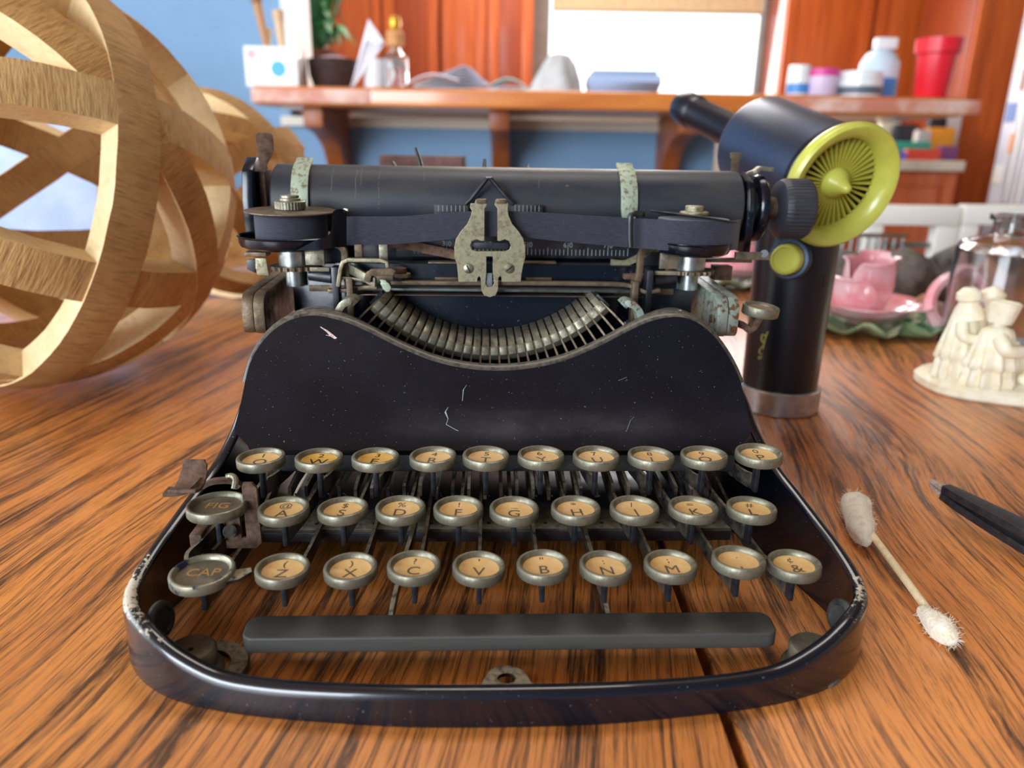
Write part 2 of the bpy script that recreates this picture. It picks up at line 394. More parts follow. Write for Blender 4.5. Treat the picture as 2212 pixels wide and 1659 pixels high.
for j in range(15):
    t = j/14; row = []
    for i, p in enumerate(top):
        s = i/(nT-1); xb = -99+196*s
        zb = 50.5
        z = zb+(p.z-zb)*t
        k = min(1, t*3.2); k = k*k*(3-2*k)
        x = xb+(p.x-xb)*k
        row.append(Vector((x, prof(z), z)))
    cov.append(row)
# rolled edge going back
roll = []
for dy, dz in ((.5,1.0),(1.6,1.7),(3.2,1.9),(6.5,1.4),(7.2,.3),(6.8,-1.2)):
    row = []
    for i, p in enumerate(top):
        tt = (top[min(i+1, nT-1)]-top[max(i-1, 0)]); n = Vector((-tt.z, 0, tt.x)).normalized()
        wd = 1+1.3*math.exp(-((abs(p.x)-84)/16)**2)
        row.append(p+Vector((0, dy*wd, 0))+n*dz)
    roll.append(row)
grid = cov
back = [[p+Vector((0, 2.2, -.6)) for p in r] for r in cov[::-1]]
cv = mm(); 
COVER = cv.grid(grid+back).build('front_cover', M['enamel'], TW, smooth=60)
mm().grid([cov[-1]]+roll, None).build('rolled_edge', M['roll'], COVER, smooth=80)
# scratches and chips raised/flaked off the cover
def flake(pts_px, wd, name, m):
    b = mm(); P = [on_cover(*q)+Vector((0,-.12,.06)) for q in pts_px]
    return b.strip(P, (1,0,.6), wd, .1).build(name, m, COVER)
M['chip'] = mat('bare_pinkish_chip', (206,178,172), (150,130,120), 700, rough=.6)
M['scratch'] = mat('pale_scratch', (120,128,138), rough=.6)
flake([(692,706),(706,715),(719,727),(727,731)], [.3,.9,1.5,.6], 'paint_chip', M['chip'])
flake([(704,724),(716,726),(724,732)], [.2,.8,.4], 'paint_chip', M['chip'])
flake([(1008,832),(1001,842),(999,866)], [.25,.4,.25], 'scratch', M['scratch'])
flake([(968,880),(962,890),(968,905),(964,917),(980,926),(990,931)], [.3,.7,.3,.3,.25,.3], 'scratch', M['scratch'])
flake([(1336,822),(1354,815)], [.2,.25], 'scratch', M['scratch'])
flake([(1353,932),(1362,908),(1370,900)], [.15,.2,.15], 'scratch', M['scratch'])
# dark cross bar under the cover and the inside back plate
mm().box(-99, 97, 101, 108, 40, 47.5).build('cross_bar', M['enamel_dusty'], TW, bev=1)
mm().box(-100, 98, 187, 190, 14, 112).build('back_plate', M['enamel'], TW, bev=.5)
bb = mm(); bb.box(-96, 94, 108, 186, 4, 7)
bb.build('base_plate', M['black_steel'], TW, bev=.5)

# ---- key-lever comb plate
cb = mm(); a0, a1 = lp(560, 1152, 88), lp(1575, 1137, 88)
cz = (a0.z+a1.z)/2
COMB = cb.box(-94, 93, 86, 103, cz, cz+1.6).build('comb_plate', M['comb'], TW, bev=.3)
cb = mm(); cb.box(-94, 93, 86, 87, cz-4, cz); cb.build('comb_lip', M['black_steel'], COMB, bev=.2)
hm = mat('hole_shadow_black', (8,8,8), rough=.9)
for i in range(24):
    x = -88+i*7.6
    mm().cyl((x, 90.5, cz+1.55), (x, 90.5, cz+1.68), .8, n=10).build('comb_hole', hm, COMB)

# ---- keys
Rk = 9.0
def ring_prof(R, h): return [(R-.9,-h),(R-.25,-h+.1),(R,-h+.5),(R,-.75),(R-.2,-.22),(R-.65,0),(R-1.2,-.06),(R-1.9,-.75),(R-2.15,-1.5),(R-2.25,-2.0),(0.01,-2.0),(0.01,-h+.2),(R-1.2,-h+.2)]
ring_me, face_me, glass_me = {}, {}, {}
def key(px, py, Y, up, low, R=Rk, dark=False, yellow=False, ringm='key_ring'):
    h = 3.8
    c = lp(px, py-4, Y)
    kk = (R, ringm)
    if kk not in ring_me:
        o = mm().lathe(ring_prof(R, h), n=48, closed=False, caps=False).build('key', M[ringm], TW, smooth=32)
        ring_me[kk] = o.data
        f = mm().lathe([(.01,-1.66),(R-2.16,-1.66),(R-2.16,-1.95),(.01,-1.95)], n=40, caps=False).build('key_face', M['paper_key'], o)
        g = mm().lathe([(.01,-1.15),(R-2.08,-1.4),(R-2.08,-1.5),(.01,-1.5)], n=40, caps=False).build('key_glass', M['key_glass'], o)
        face_me[R], glass_me[R] = f.data, g.data
        g.data.name = 'key_glass'; f.data.name = 'key_face'
        fd = f.data.copy(); fd.materials.clear(); fd.materials.append(M['key_dark']); face_me[(R, 'd')] = fd
        fy = f.data.copy(); fy.materials.clear(); fy.materials.append(M['paper_key_yellow']); face_me[(R, 'y')] = fy
        bpy.data.objects.remove(f); bpy.data.objects.remove(g)
    else:
        o = link('key', ring_me[kk], TW)
    o.location = c*.001
    rx = math.radians(random.uniform(-1.5, 1.5)); o.rotation_euler = (rx, random.uniform(-.03,.03), random.uniform(-.12,.12))
    link('key_face', face_me[(R, 'd') if dark else ((R, 'y') if yellow else R)], o)
    for txt, sz, yy in ((up, .0048, .0035), (low, .0068, -.0024)):
        if not txt: continue
        me = text_mesh(txt, sz*(.9 if dark else 1), .00003); me.name = 'legend'
        me.transform(Matrix.Translation((0, yy if up else .0006, -.00162)))
        me.materials.clear(); me.materials.append(M['ink_gold'] if dark else (M['ink_dark'] if yellow else M['ink']))
        link('legend', me, o)
    link('key_glass', glass_me[R], o)
    # stem and lever: a thin blade from below the key back to the comb
    s = 1 if c.x > 0 else -1
    bend = -s*min(1, abs(c.x)/90)*5
    z0 = c.z-h
    zc = cz+8
    rowdrop = {0: 16, 1: 13, 2: 12}[0 if Y > 80 else (1 if Y > 55 else 2)]
    yb = 140
    b = mm()
    # blade polygon in the y-z plane, swept along an S-bend in x
    n = 14; rs = []
    for i in range(n):
        t = i/(n-1); y = Y+.5+(yb-Y)*t
        e = min(1, max(0, (t-.05)/.5)); e = e*e*(3-2*e)
        x = c.x+bend*e
        q = min(1, t*5); q = q*q*(3-2*q)
        ztop = (z0-rowdrop*.42)*(1-q)+(max(z0-rowdrop*.5, 24) if 0 else z0-rowdrop*.55)*q
        ztop = ztop+(44-ztop)*max(0, (t-.25)/.75)*.6
        hh = 6.0 if t > .12 else 6.5
        if t < .02: ztop, hh = z0-rowdrop*.5, 4.5
        rs.append([(x-.65,y,ztop),(x+.65,y,ztop),(x+.65,y,ztop-hh),(x-.65,y,ztop-hh)])
    b.rings(rs)
    lev = b.build('key_lever', M['lever'], o)
    st_ = mm(); st_.box(c.x-.9, c.x+.9, Y-1.6, Y+2.2, z0-rowdrop*.5-5.2, z0+.5)
    so = st_.build('key_stem', M['black_steel'], o, bev=.5)
    for q in (lev, so):
        q.data.transform(o.matrix_basis.inverted() if False else Matrix.Translation(-c*.001))
        q.rotation_euler = o.rotation_euler.to_matrix().inverted().to_euler()
    return o
row1 = [(563,988,'1','Q'),(689,988,'2','W'),(811,987,'3','E'),(935,985,'4','R'),(1050,984,'5','T'),(1169,983,'6','Y'),(1288,984,'7','U'),(1407,984,'8','I'),(1521,983,'9','O'),(1640,979,'0','P')]
row2 = [(612,1098,'@','A'),(740,1097,'$','S'),(865,1096,'%','D'),(990,1096,'!','F'),(1111,1098,'_','G'),(1244,1096,'*','H'),(1371,1096,'/','J'),(1498,1095,'=','K'),(1624,1096,'#','L')]
row3 = [(610,1226,'(','Z'),(757,1225,')','X'),(894,1220,'?','C'),(1035,1222,"'",'V'),(1173,1218,'"','B'),(1309,1220,':','N'),(1449,1217,';','M'),(1596,1207,'.',','),(1716,1216,'¢','&')]
for i, k in enumerate(row1): key(k[0], k[1], 86, k[2], k[3], yellow=i in (1,2))
for k in row2: key(k[0], k[1], 66, k[2], k[3])
for i, k in enumerate(row3): key(k[0], k[1], 44, k[2], k[3])
fig = key(468, 1089, 66, '', 'FIG', R=10.4, dark=True); fig['label'] = 'larger dark-faced key reading FIG'
cap = key(436, 1234, 44, '', 'CAP', R=10.6, dark=True, ringm='key_ring_blue')
cap['label'] = 'larger dark-faced key reading CAP with blue stained ring'
mm().prism([(9.5,2,-3),(15,3.5,-3),(16,1,-3),(13,-3.5,-3),(9,-5,-3)], (0,0,1.2)).build('key_tab', M['lever'], cap)

# ---- spacebar with its two arms
sb = mm(); yb0, yb1, zt = 28.6, 41.2, 14.2
poly = []
for cx_, cy_, r_, a0_ in ((87.5,37,4.2,0),(-81,37,4.2,90),(-81,32.5,3.9,180),(87.5,32.5,3.9,270)):
    for k in range(7): a = rad(a0_+k*15); poly.append((cx_+r_*math.cos(a), cy_+r_*math.sin(a), 8.6))
sb.prism(poly, (0,0,5.6))
SB = sb.build('space_bar', M['space'], TW, bev=.7, seg=3)
for x0, x1 in ((-38, -33), (36, 32)):
    P = smooth_path([(x0,38,11),(x0,44,13),(x0+(x1-x0)*.3,62,18),(x1,85,27),(x1,140,40)], 5)
    mm().strip(P, (0,0,1), 4.2, 1.5).build('space_bar_arm', M['lever'], TW)
# ---- levers that run on to the type bars, seen between the keys (dusty top edges)
for i in range(27):
    x = -84+i*6.5; s = 1 if x > 0 else -1
    P = smooth_path([(x*1.0,96,33+random.uniform(-1,1)),(x*.985,106,36),(x*.95,120,39),(x*.9,150,44),(x*.87,182,46)], 4)
    mm().strip(P, (0,0,1), 4.6, 1.3).build('sub_lever', M['lever'], TW)
    mm().tube([(x+1,100,31),(x+1.4,101,29.4),(x+2.2,100.4,29.2)], .35, 6).build('spring_hook', M['lever'], TW)

# ---- shift mechanism at the left of the keyboard
lm = mm(); P = [lp(440,985,70), lp(418,985,70)]
SH = mm().strip(smooth_path([lp(420,992,74), lp(421,1010,72.5), lp(416,1035,69), lp(405,1056,63), lp(392,1062,58)], 5), (1,0,0), [7.5]*3+[8.6]*4+[9.5]*30, 1.3).build('shift_lock_paddle', M['rust'], TW, bev=.3)
mm().strip(smooth_path([lp(358,1062,60), lp(385,1062,60), lp(412,1055,62), lp(430,1040,66)], 4), (0,1,0), 5.5, 1.2).build('paddle_foot', M['rust'], SH)
mm().strip(smooth_path([lp(440,1050,78), lp(460,1040,78), lp(500,1038,78), lp(520,1050,78)], 4), (0,1,0), 3, 1.6).build('shift_link', M['rust'], TW)
mm().tube(smooth_path([lp(489,1030,74), lp(500,1028,74), lp(509,1036,72), lp(506,1056,70)], 4), 1.1, 8).build('spring_hook', M['nickel'], TW)
a = lp(488,1188,66); b_ = lp(550,1048,66)
loops = [[(a.x,a.z),(b_.x-2,a.z),(b_.x,a.z+2),(b_.x,b_.z-2),(b_.x-1.5,b_.z),(b_.x-4.5,b_.z),(b_.x-5,b_.z-1.5),(b_.x-5,a.z+4),(a.x+5.5,a.z+4),(a.x+5.5,a.z+13),(a.x,a.z+13)]]
plate('shift_bracket', loops, 1.2, Matrix.Translation((0,68,0)) @ Matrix.Rotation(rad(90), 4, 'X'), M['rust'], TW)
mm().strip(smooth_path([lp(500,1120,86), lp(470,1142,78), lp(436,1178,66), lp(408,1205,56), lp(404,1222,52)], 5), (0,0,1), 5, 1.4).build('shift_lever', M['lever'], TW)
mm().strip(smooth_path([lp(498,1165,86), lp(480,1180,76), lp(462,1200,64)], 5), (0,0,1), 5, 1.4).build('shift_lever', M['lever'], TW)
mm().cyl(lp(496,1148,64), lp(496,1148,67), 2.4, n=16).build('shift_stop', M['lever'], TW)
mm().box(-113,-108.5,66,84,14,31).build('shift_bearing', M['rust'], TW, bev=.8)

# ---- feet inside the front corners
for x, y in ((-101.5, 30.5), (103.5, 28.5)):
    F = mm().lathe([(0.01,0),(9.5,0),(9.8,1.2),(9,2.6),(8,3),(7.6,3.4),(7.9,4.2),(7.9,8.6),(7.2,9.6),(.01,9.8)], (x,y,0), n=36, caps=False).build('foot', M['foot_rubber'], TW)
    mm().cyl((x+.5,y-1,9.75), (x+.5,y-1,9.95), .9, n=12).build('foot_screw_hole', hm, F)
    if x < 0: mm().lathe([(8,0),(13.5,0),(14,.9),(13.4,1.9),(8,2)], (x+3.5,y+1,0), n=36, closed=True).build('washer', M['lever'], F)
    s = -1 if x < 0 else 1
    wx = x+s*9.5
    mm().lathe([(.01,0),(5.6,0),(6.2,.6),(6.2,1.6),(5.6,2.2),(4.4,2.4),(4.0,1.7),(.01,1.7)], (wx+s*3.0, y+7, 15.5), (-s,-.25,.18), n=30, caps=False).build('wall_button', M['enamel_dusty'], F)
for x in (-100, 100):
    mm().lathe([(0.01,0),(9,0),(9,6),(7,9),(.01,9)], (x,222,0), n=24, caps=False).build('rear_foot', M['foot_rubber'], TW)

# ---- type-bar segment: fan of slotted blocks and the bars
SC = Vector((-3.6,165,147)); R0, R1 = 67, 77.5
SEG = TW
nb = 28
for i in range(nb):
    a = rad(-47+94*(i+.5)/nb); w2 = rad(94/nb)*.40
    b = mm(); rs = []
    for r, y0 in ((R0,170),(R0+1.2,165),(R0+4,161.5),(R0+7.5,160.5),(R1-.8,162),(R1,165)):
        pass
    prof2 = [(R0,186),(R0,170),(R0+1.0,165.5),(R0+3.4,162),(R0+7,160.8),(R1-.9,162),(R1,165.5),(R1,186)]
    for q in (a-w2, a+w2):
        rs.append([(SC.x+math.sin(q)*r, y, SC.z-math.cos(q)*r) for r, y in prof2])
    b.rings(rs); b.build('segment_block', M['nickel'], TW, bev=.25, smooth=50)
# dark core between the blocks
b = mm(); rs = []
for i in range(25):
    q = rad(-48+96*i/24)
    rs.append([(SC.x+math.sin(q)*r, y, SC.z-math.cos(q)*r) for r, y in ((R0+1.5,169),(R1-1.5,167),(R1-1.5,186),(R0+1.5,186))])
b.rings(rs).build('segment_core', M['black_steel'], TW)
for i in range(nb+1):
    a = rad(-47+94*i/nb)
    d = Vector((math.sin(a), 0, -math.cos(a)))
    P = [SC+d*(R0+3.5)+Vector((0,-1.4,0)), SC+d*(R1+1)+Vector((0,-4.2,0)), SC+d*(R1+24)+Vector((0,-14,-1))]
    mm().strip(P, (math.cos(a),0,math.sin(a)), [.5,.9,.9], 1.6).build('type_bar', M['arm_steel'], TW)
for s in (-1, 1):          # curved end bearings beside the fan
    x = -3.6+s*62
    P = smooth_path([(x-s*1.5,158,98.5),(x+s*.5,157,100),(x+s*4.5,157,98),(x+s*7,157,93),(x+s*8,157,86)], 5)
    mm().strip(P, (0,1,0), 10, 3.2).build('segment_bearing', M['arm_green'] if s > 0 else M['nickel'], TW, bev=.6)
    mm().tube([(x+s*1,160,90),(x+s*5,158,83),(x+s*7,156,78)], 2, 12).build('bearing_rod', M['black_steel'], TW)
# ---- carriage
PY, PZ, PR = 226, 138, 19
PL = mm().lathe([(.01,-113.5),(PR-.8,-113.5),(PR,-112.7),(PR,126.2),(PR-.8,127),(.01,127)], (0,PY,PZ), (1,0,0), 96, caps=False).build('platen', M['rubber'], TW)
mm().lathe([(.01,128.5),(17.5,128.5),(18.6,129.6),(18.6,131.6),(17.6,132.6),(12,132.8),(12,136),(.01,136)], (0,PY,PZ), (1,0,0), 48, caps=False).build('ratchet_disc', M['black_steel'], TW)
mm().lathe([(12.5,136),(16.8,136.4),(17.6,137.6),(17.6,140),(16.4,141.2),(9,141.6),(9,136)], (0,PY,PZ), (1,0,0), 48, closed=True).build('end_collar', M['enamel'], TW)
mm().cyl((141,PY,PZ), (152,PY,PZ), 6.6, 5.8, 28).build('knob_shaft', M['arm_steel'], TW)
def knurl(u, h): return 1+.022*abs(math.sin(u*math.pi*44)) if 4 < h < 17.5 else 1
KN = mm().lathe([(.01,0),(8.5,.2),(12.2,.6),(14.6,2.2),(15.3,4.6),(15.5,6),(15.5,16.2),(14.6,18),(12,19),(.01,19.2)], (149,PY,PZ), (1,0,0), 176, caps=False, wob=knurl).build('platen_knob', M['rubber'], TW, smooth=30)
# left end plates, line-space lever and release lever
LE = mm(); 
LE.prism([(0,y,z) for y, z in ((206,116),(238,116),(242,130),(240,152),(232,160),(218,160),(208,154),(205,140))], (5.5,0,0)); [setattr(v, 'x', v.x-.1265) for v in LE.v]
LEP = LE.build('end_plate', M['enamel'], TW, bev=1.0)
mm().box(-119.8,-116.8,214,228,120,154).build('ratchet_pawl', M['rust'], LEP, bev=.6)
RE = mm(); RE.prism([(0,y,z) for y, z in ((208,116),(238,116),(242,130),(240,150),(228,156),(212,152),(207,136))], (4,0,0)); [setattr(v, 'x', v.x+.1285) for v in RE.v]
RE.build('end_plate', M['enamel'], TW, bev=1.0)
P = smooth_path([lp(566,372,214), lp(569,352,214), lp(573,330,213), lp(572,305,212), lp(570,287,211)], 5)
wd = [3.6+4.6*min(1, max(0, (k-4)/7)) for k in range(len(P))]; wd[-1] = 4.6; wd[-2] = 7.2
mm().strip(P, (1,.15,0), wd, 1.6).build('line_space_lever', M['rust'], TW, bev=.3)
P = smooth_path([lp(545,368,224), lp(540,352,224), lp(534,342,224)], 4)
mm().strip(P, (1,0,.2), [4]*6+[5]*3, 2).build('release_lever', M['rust'], TW, bev=.3)
P = smooth_path([lp(1587,372,238), lp(1588,352,240), lp(1590,338,241), lp(1590,330,241)], 4)
mm().strip(P, (1,0,0), [4.4]+[4.2]*6+[6.4]*5+[4.6], 1.2).build('paper_release_lever', M['arm_steel'], TW, bev=.2)
P = smooth_path([lp(1606,385,222), lp(1616,376,222), lp(1630,371,222), lp(1640,364,222), lp(1652,365,222), lp(1668,366,222)], 4)
mm().strip(P, (0,1,0), [3.6]*8+[5.5]*14, 2.2).build('carriage_release_lever', M['nickel'], TW, bev=.4)
# paper fingers: green strips that lie round the platen
def finger(x0, x1, a0, a1, name='paper_finger'):
    rs = []
    for k in range(15):
        t = k/14; a = rad(a0+(a1-a0)*t); r = PR+.7+ (1.6 if k == 0 else 0)
        q = 1 if t < .75 else 1-.45*((t-.75)/.25)**2
        xm = (x0+x1)/2+(.5*t); hw = (x1-x0)/2*q
        y, z = PY-math.cos(a)*r, PZ+math.sin(a)*r; y2, z2 = PY-math.cos(a)*(r+1), PZ+math.sin(a)*(r+1)
        rs.append([(xm-hw,y,z),(xm+hw,y,z),(xm+hw,y2,z2),(xm-hw,y2,z2)])
    b = mm().rings(rs); return b.build(name, M['green_patina'], TW, bev=.15)
xa, xb = lp(627,400,208).x, lp(664,400,208).x
finger(xa, xb, 88, -18)
xa, xb = lp(1341,400,208).x, lp(1377,400,208).x
finger(xa, xb, 88, -22)
SCM = mat('pale_platen_scuff', (112,100,80), rough=.7)
for x, a0, a1 in ((-59.5,74,-6),(-71,62,10),(-68.5,66,30),(-37,60,40),(-83,70,20),(21,46,30)):
    rs = []
    for k in range(9):
        a = rad(a0+(a1-a0)*k/8); r = PR+.03; xx = x+.25*math.sin(k*1.3)
        rs.append([(xx-.09,PY-math.cos(a)*r,PZ+math.sin(a)*r),(xx+.09,PY-math.cos(a)*r,PZ+math.sin(a)*r),(xx+.09,PY-math.cos(a)*(r+.03),PZ+math.sin(a)*(r+.03)),(xx-.09,PY-math.cos(a)*(r+.03),PZ+math.sin(a)*(r+.03))])
    mm().rings(rs).build('scuff', SCM, PL)
# card-guide triangle and its graduated wings
P = [lp(1006,441,203.5), lp(1016,432,203.5), lp(1052,386,204.5), lp(1060,386,204.5), lp(1096,428,203.5), lp(1108,441,203.5)]
CG = mm().tube(P, 1.15, 10).build('card_guide', M['black_steel'], TW)
for x0, x1 in ((938,1012),(1104,1172)):
    a, b_ = lp(x0,441,204.6), lp(x1,470,204.6)
    wg = mm().box(a.x, b_.x, 203.6, 204.4, b_.z, a.z).build('card_guide_wing', M['enamel_dusty'], CG, bev=.2)
    tk = mm()
    n = 8
    for i in range(1, n): x = a.x+(b_.x-a.x)*i/n; tk.box(x-.12, x+.12, 203.5, 203.62, a.z-3.4, a.z-.4)
    tk.build('tick_marks', M['white_ink'], wg)['kind'] = 'stuff'
# line scale with ticks and numbers
a, b_ = lp(855,508,199), lp(1425,556,199)
SCL = mm().box(a.x, b_.x, 199, 200.4, b_.z-1, a.z+6).build('line_scale', M['black_steel'], TW, bev=.3)
x50, x60 = lp(1140,534,198.8).x, lp(1227,534,198.8).x; pitch = (x60-x50)/10
zt = lp(1227,556,198.8).z
tk = mm()
for k in range(22, 76):
    x = x50+(k-50)*pitch
    if a.x+1 < x < b_.x-1: h = 6.4 if k % 10 == 0 else (3.8 if k % 5 == 0 else 2.9); tk.box(x-.13, x+.13, 198.85, 199.05, zt+1, zt+1+h)
tk.build('tick_marks', M['white_ink'], SCL)['kind'] = 'stuff'
for k in (30, 40, 50, 60, 70):
    x = x50+(k-50)*pitch
    if a.x+3 < x < b_.x-3:
        for ch, dx in ((str(k)[0], -1.5), (str(k)[1], 1.5)):
            me = text_mesh(ch, .0036, .00004); me.transform(Matrix.Translation((.001*(x+dx), .19892, .001*(zt+6.0))) @ Matrix.Rotation(rad(90), 4, 'X'))
            me.materials.clear(); me.materials.append(M['white_ink']); link('scale_number', me, SCL)

# ---- rails and bars of the carriage
def bar(x0, y0, x1, y1, Y0, Y1, name, m, bev=.3, parent=None):
    a, b_ = lp(x0,y0,Y0), lp(x1,y1,Y0)
    return mm().box(min(a.x,b_.x), max(a.x,b_.x), Y0, Y1, min(a.z,b_.z), max(a.z,b_.z)).build(name, m, parent or TW, bev=bev)
GREY = mat('grey_green_oiled_steel', (92,100,98), (62,62,54), 150, .4, .7, rough=.42, metal=.6)
bar(735, 566, 1445, 579, 194, 202, 'carriage_rail', GREY)
bar(740, 580, 1440, 600, 200, 206, 'carriage_rail', M['black_steel'])
bar(745, 622, 1420, 634, 178, 190, 'carriage_rail', GREY)
bar(750, 636, 1400, 643, 177, 186, 'carriage_rail', mat('painted_pink_reflection_rail', (176,138,116), (120,106,96), 90, .35, .6, rough=.3, metal=.7, stretch=(.4,1,1)))  # lower rail: a pinkish reflection is put into the steel colour
bar(620, 560, 1480, 600, 208, 222, 'carriage_bed', M['black_steel'])
P = smooth_path([lp(845,610,176), lp(985,611,176), lp(1120,611,176), lp(1330,614,176), lp(1372,622,175), lp(1395,630,174), lp(1425,626,174)], 5)
mm().strip(P, (0,1,0), 3.6, 1.8).build('universal_bar', M['arm_steel'], TW, bev=.3)
P = smooth_path([lp(710,628,176), lp(755,626,176), lp(790,620,176), lp(815,620,175)], 5)
mm().strip(P, (0,1,0), 4, 1.8).build('universal_bar', M['arm_steel'], TW, bev=.3)
for x in (965, 1162):
    bar(x-17, 570, x+17, 605, 190, 193, 'rail_clip', M['nickel'])
    bar(x-40, 566, x+40, 571, 189, 195, 'clip_spring', M['arm_steel'])
    bar(x-26, 599, x+30, 606, 186, 190, 'clip_spring', M['arm_steel'])
mm().cyl(lp(864,590,180), lp(864,578,180), 3.2, n=16).build('pivot_screw', M['rust'], TW, bev=.3)
mm().cyl(lp(866,597,180), lp(866,590,180), 4.6, n=20).build('pivot_washer', M['guide'], TW)
for x0, x1 in ((738,750),(828,843)):
    pass
mm().box(-92, 82, 209, 211, 92, 127).build('paper_pan', M['enamel'], TW, bev=.4)
# bell-hammer yoke at the left
P = [lp(731,618,172), lp(736,580,172), lp(741,566,172), lp(752,561,172), lp(822,562,172), lp(836,566,172), lp(839,588,172)]
mm().strip(P, (0,1,0), 3.6, 1.7).build('yoke', M['guide'], TW, bev=.25)
bar(765, 528, 783, 556, 176, 177.5, 'yoke_arm', M['arm_steel']); bar(818, 528, 838, 564, 176, 177.5, 'yoke_arm', M['nickel'])
P = smooth_path([lp(752,578,176), lp(775,590,172), lp(800,605,168), lp(812,610,166)], 4)
mm().strip(P, (0,0,1), 4.5, 1.8).build('trip_lever', M['nickel'], TW, bev=.25)
mm().strip([lp(793,608,166), lp(797,592,166), lp(803,588,166), lp(846,586,167), lp(852,590,167)], (0,1,0), 3, 3).build('trip_lever', M['arm_steel'], TW, bev=.3)
bar(793, 588, 849, 606, 166.5, 168, 'trip_plate', M['arm_steel'])
P = [lp(826,604,164.5), lp(831,612,164), lp(836,622,164), lp(837,630,164)]
mm().strip(smooth_path(P, 4), (1,0,0), [2.6]*4+[4]*6+[3,2,1.2], 1.6).build('trip_tip', M['green_patina'], TW, bev=.3)
P = smooth_path([lp(735,600,172), lp(760,602,172), lp(790,607,170)], 4)
mm().tube(P, .8, 8).build('yoke_spring', M['nickel'], TW)
P = smooth_path([lp(838,524,196), lp(880,530,194), lp(930,540,192), lp(985,551,190)], 5)
mm().strip(P, (0,.3,1), 4.6, 1.2).build('ribbon_lever', M['rust'], TW)
P = smooth_path([lp(1320,566,192), lp(1350,568,192), lp(1375,558,192), lp(1400,545,192), lp(1430,542,192)], 5)
mm().strip(P, (0,1,0), 4, 2.5).build('ribbon_lever', M['guide'], TW)
# uprights that join the arms to the carriage, both sides
for s, mname in ((-1, 'arm_steel'), (1, 'arm_steel')):
    X = lambda v: s*v-2
    def sbox(x0, x1, y0, y1, z0, z1, name, m, bev=.4): return mm().box(min(X(x0),X(x1)), max(X(x0),X(x1)), y0, y1, z0, z1).build(name, m, TW, bev=bev)
    sbox(66, 69, 170, 176, 84, 107, 'upright', M[mname]); sbox(73, 76, 172, 180, 86, 112, 'upright', M['black_steel'])
    sbox(60, 90, 186, 196, 98, 101, 'cross_strap', M['arm_steel']); sbox(64, 80, 182, 188, 106, 108.5, 'cross_strap', M['rust'])
    sbox(74, 84, 190, 206, 84, 122, 'side_block', M['black_steel']); sbox(84, 98, 206, 224, 90, 118, 'side_block', M['enamel_dusty'])
    P = smooth_path([(X(69),176,104),(X(70),176,112),(X(70.5),178,119),(X(74),180,121.5),(X(80),182,121.5)], 4)
    mm().strip(P, (0,1,0), 3.4, 3).build('ribbon_vibrator_link', M['arm_steel'], TW, bev=.3)
    sbox(80, 89, 178, 180, 112, 120, 'bracket', M['nickel']); sbox(78, 96, 178, 180, 109, 111, 'bracket', M['guide'])
    # folding arm: two plates with a rounded front end
    xi, xm, xo = 104.6, 109.8, 115.2
    for q, (xa, xb) in enumerate(((xi, xm-.25), (xm+.25, xo))):
        poly = []
        for k in range(7): a = rad(90+k*15); poly.append((166+7*math.cos(a), 94.5+7*math.sin(a)))
        for k in range(5): a = rad(180+k*22.5); poly.append((163+4*math.cos(a), 86.5+4*math.sin(a)))
        poly += [(224,83),(224,103.5)]
        sh = 0 if q == 0 else 1.2
        ar = mm().prism([(X(xa) if s > 0 else X(xb), y+sh, z) for y, z in poly], (abs(xb-xa),0,0)).build('folding_arm', M['arm_steel' if s < 0 else 'arm_green'], TW, bev=.5)
        if q == 0: mm().cyl((X(xa)+s*.2,168,90), (X(xa)-s*.5,168,90), 2.0, n=20).build('arm_rivet', M['arm_steel'], ar)
    # spool post and feed gear
    cx_ = s*96.5-1.5
    mm().lathe([(.01,101),(4.6,101),(4.6,110.5),(7,110.6),(7.4,111),(7.4,118.5),(6.8,119.2),(.01,119.2)], (cx_,186,0), n=36, caps=False).build('spool_post', M['bright_steel'], TW, smooth=40)
    mm().lathe([(.01,109.2),(11,109.2),(11,111),(.01,111)], (cx_,186,0), n=88, caps=False, wob=lambda u, h: 1+.10*(1 if int(u*44) % 2 else 0)).build('feed_gear', M['arm_steel'], TW, smooth=20)
    mm().cyl((cx_-s*8,182,107), (cx_-s*19,180,106), 3, n=16).build('feed_shaft', M['black_steel'], TW)

# ---- ribbon spools
def spool(cx, cy, right):
    zt_ = 136.2
    S = mm().lathe([(.01,123.4),(16.8,123.4),(16.8,zt_-.8),(.01,zt_-.8)], (cx,cy,0), n=64, caps=False).build('ribbon_spool', M['ribbon'], TW)
    tilt = Matrix.Translation((cx*.001, cy*.001, zt_*.001)) @ Matrix.Rotation(rad(7 if right else 0.6), 4, 'Y') @ Matrix.Rotation(rad(-3 if right else 1.5), 4, 'X')
    f = mm().lathe([(.01,0),(20.6,-.35),(21.2,0),(21,.5),(6,.9),(.01,.9)], n=64, caps=False).build('flange', M['arm_steel' if not right else 'black_steel'], S); f.matrix_basis = tilt
    if not right:
        k = mm().lathe([(.01,.9),(6.6,.9),(6.9,1.3),(6.9,4.6),(6.3,5.1),(4.8,5.2),(4.8,6.0),(4.2,6.3),(4.2,7.4),(.01,7.5)], n=120, caps=False, wob=lambda u, h: 1+.03*(1 if int(u*60) % 2 else 0) if 1.2 < h < 4.7 else 1).build('spool_nut', M['nickel'], f, smooth=25)
    else:
        k = mm().lathe([(.01,.9),(6.8,.9),(7,1.3),(7,2.2),(6.4,2.6),(4.4,2.7),(4.4,4.9),(3.9,5.3),(.01,5.4)], n=48, caps=False).build('spool_nut', M['guide'], f)
        k.rotation_euler = (rad(3), rad(-7), 0)
    return S
spool(-98.2, 186, False); spool(94.8, 186, True)
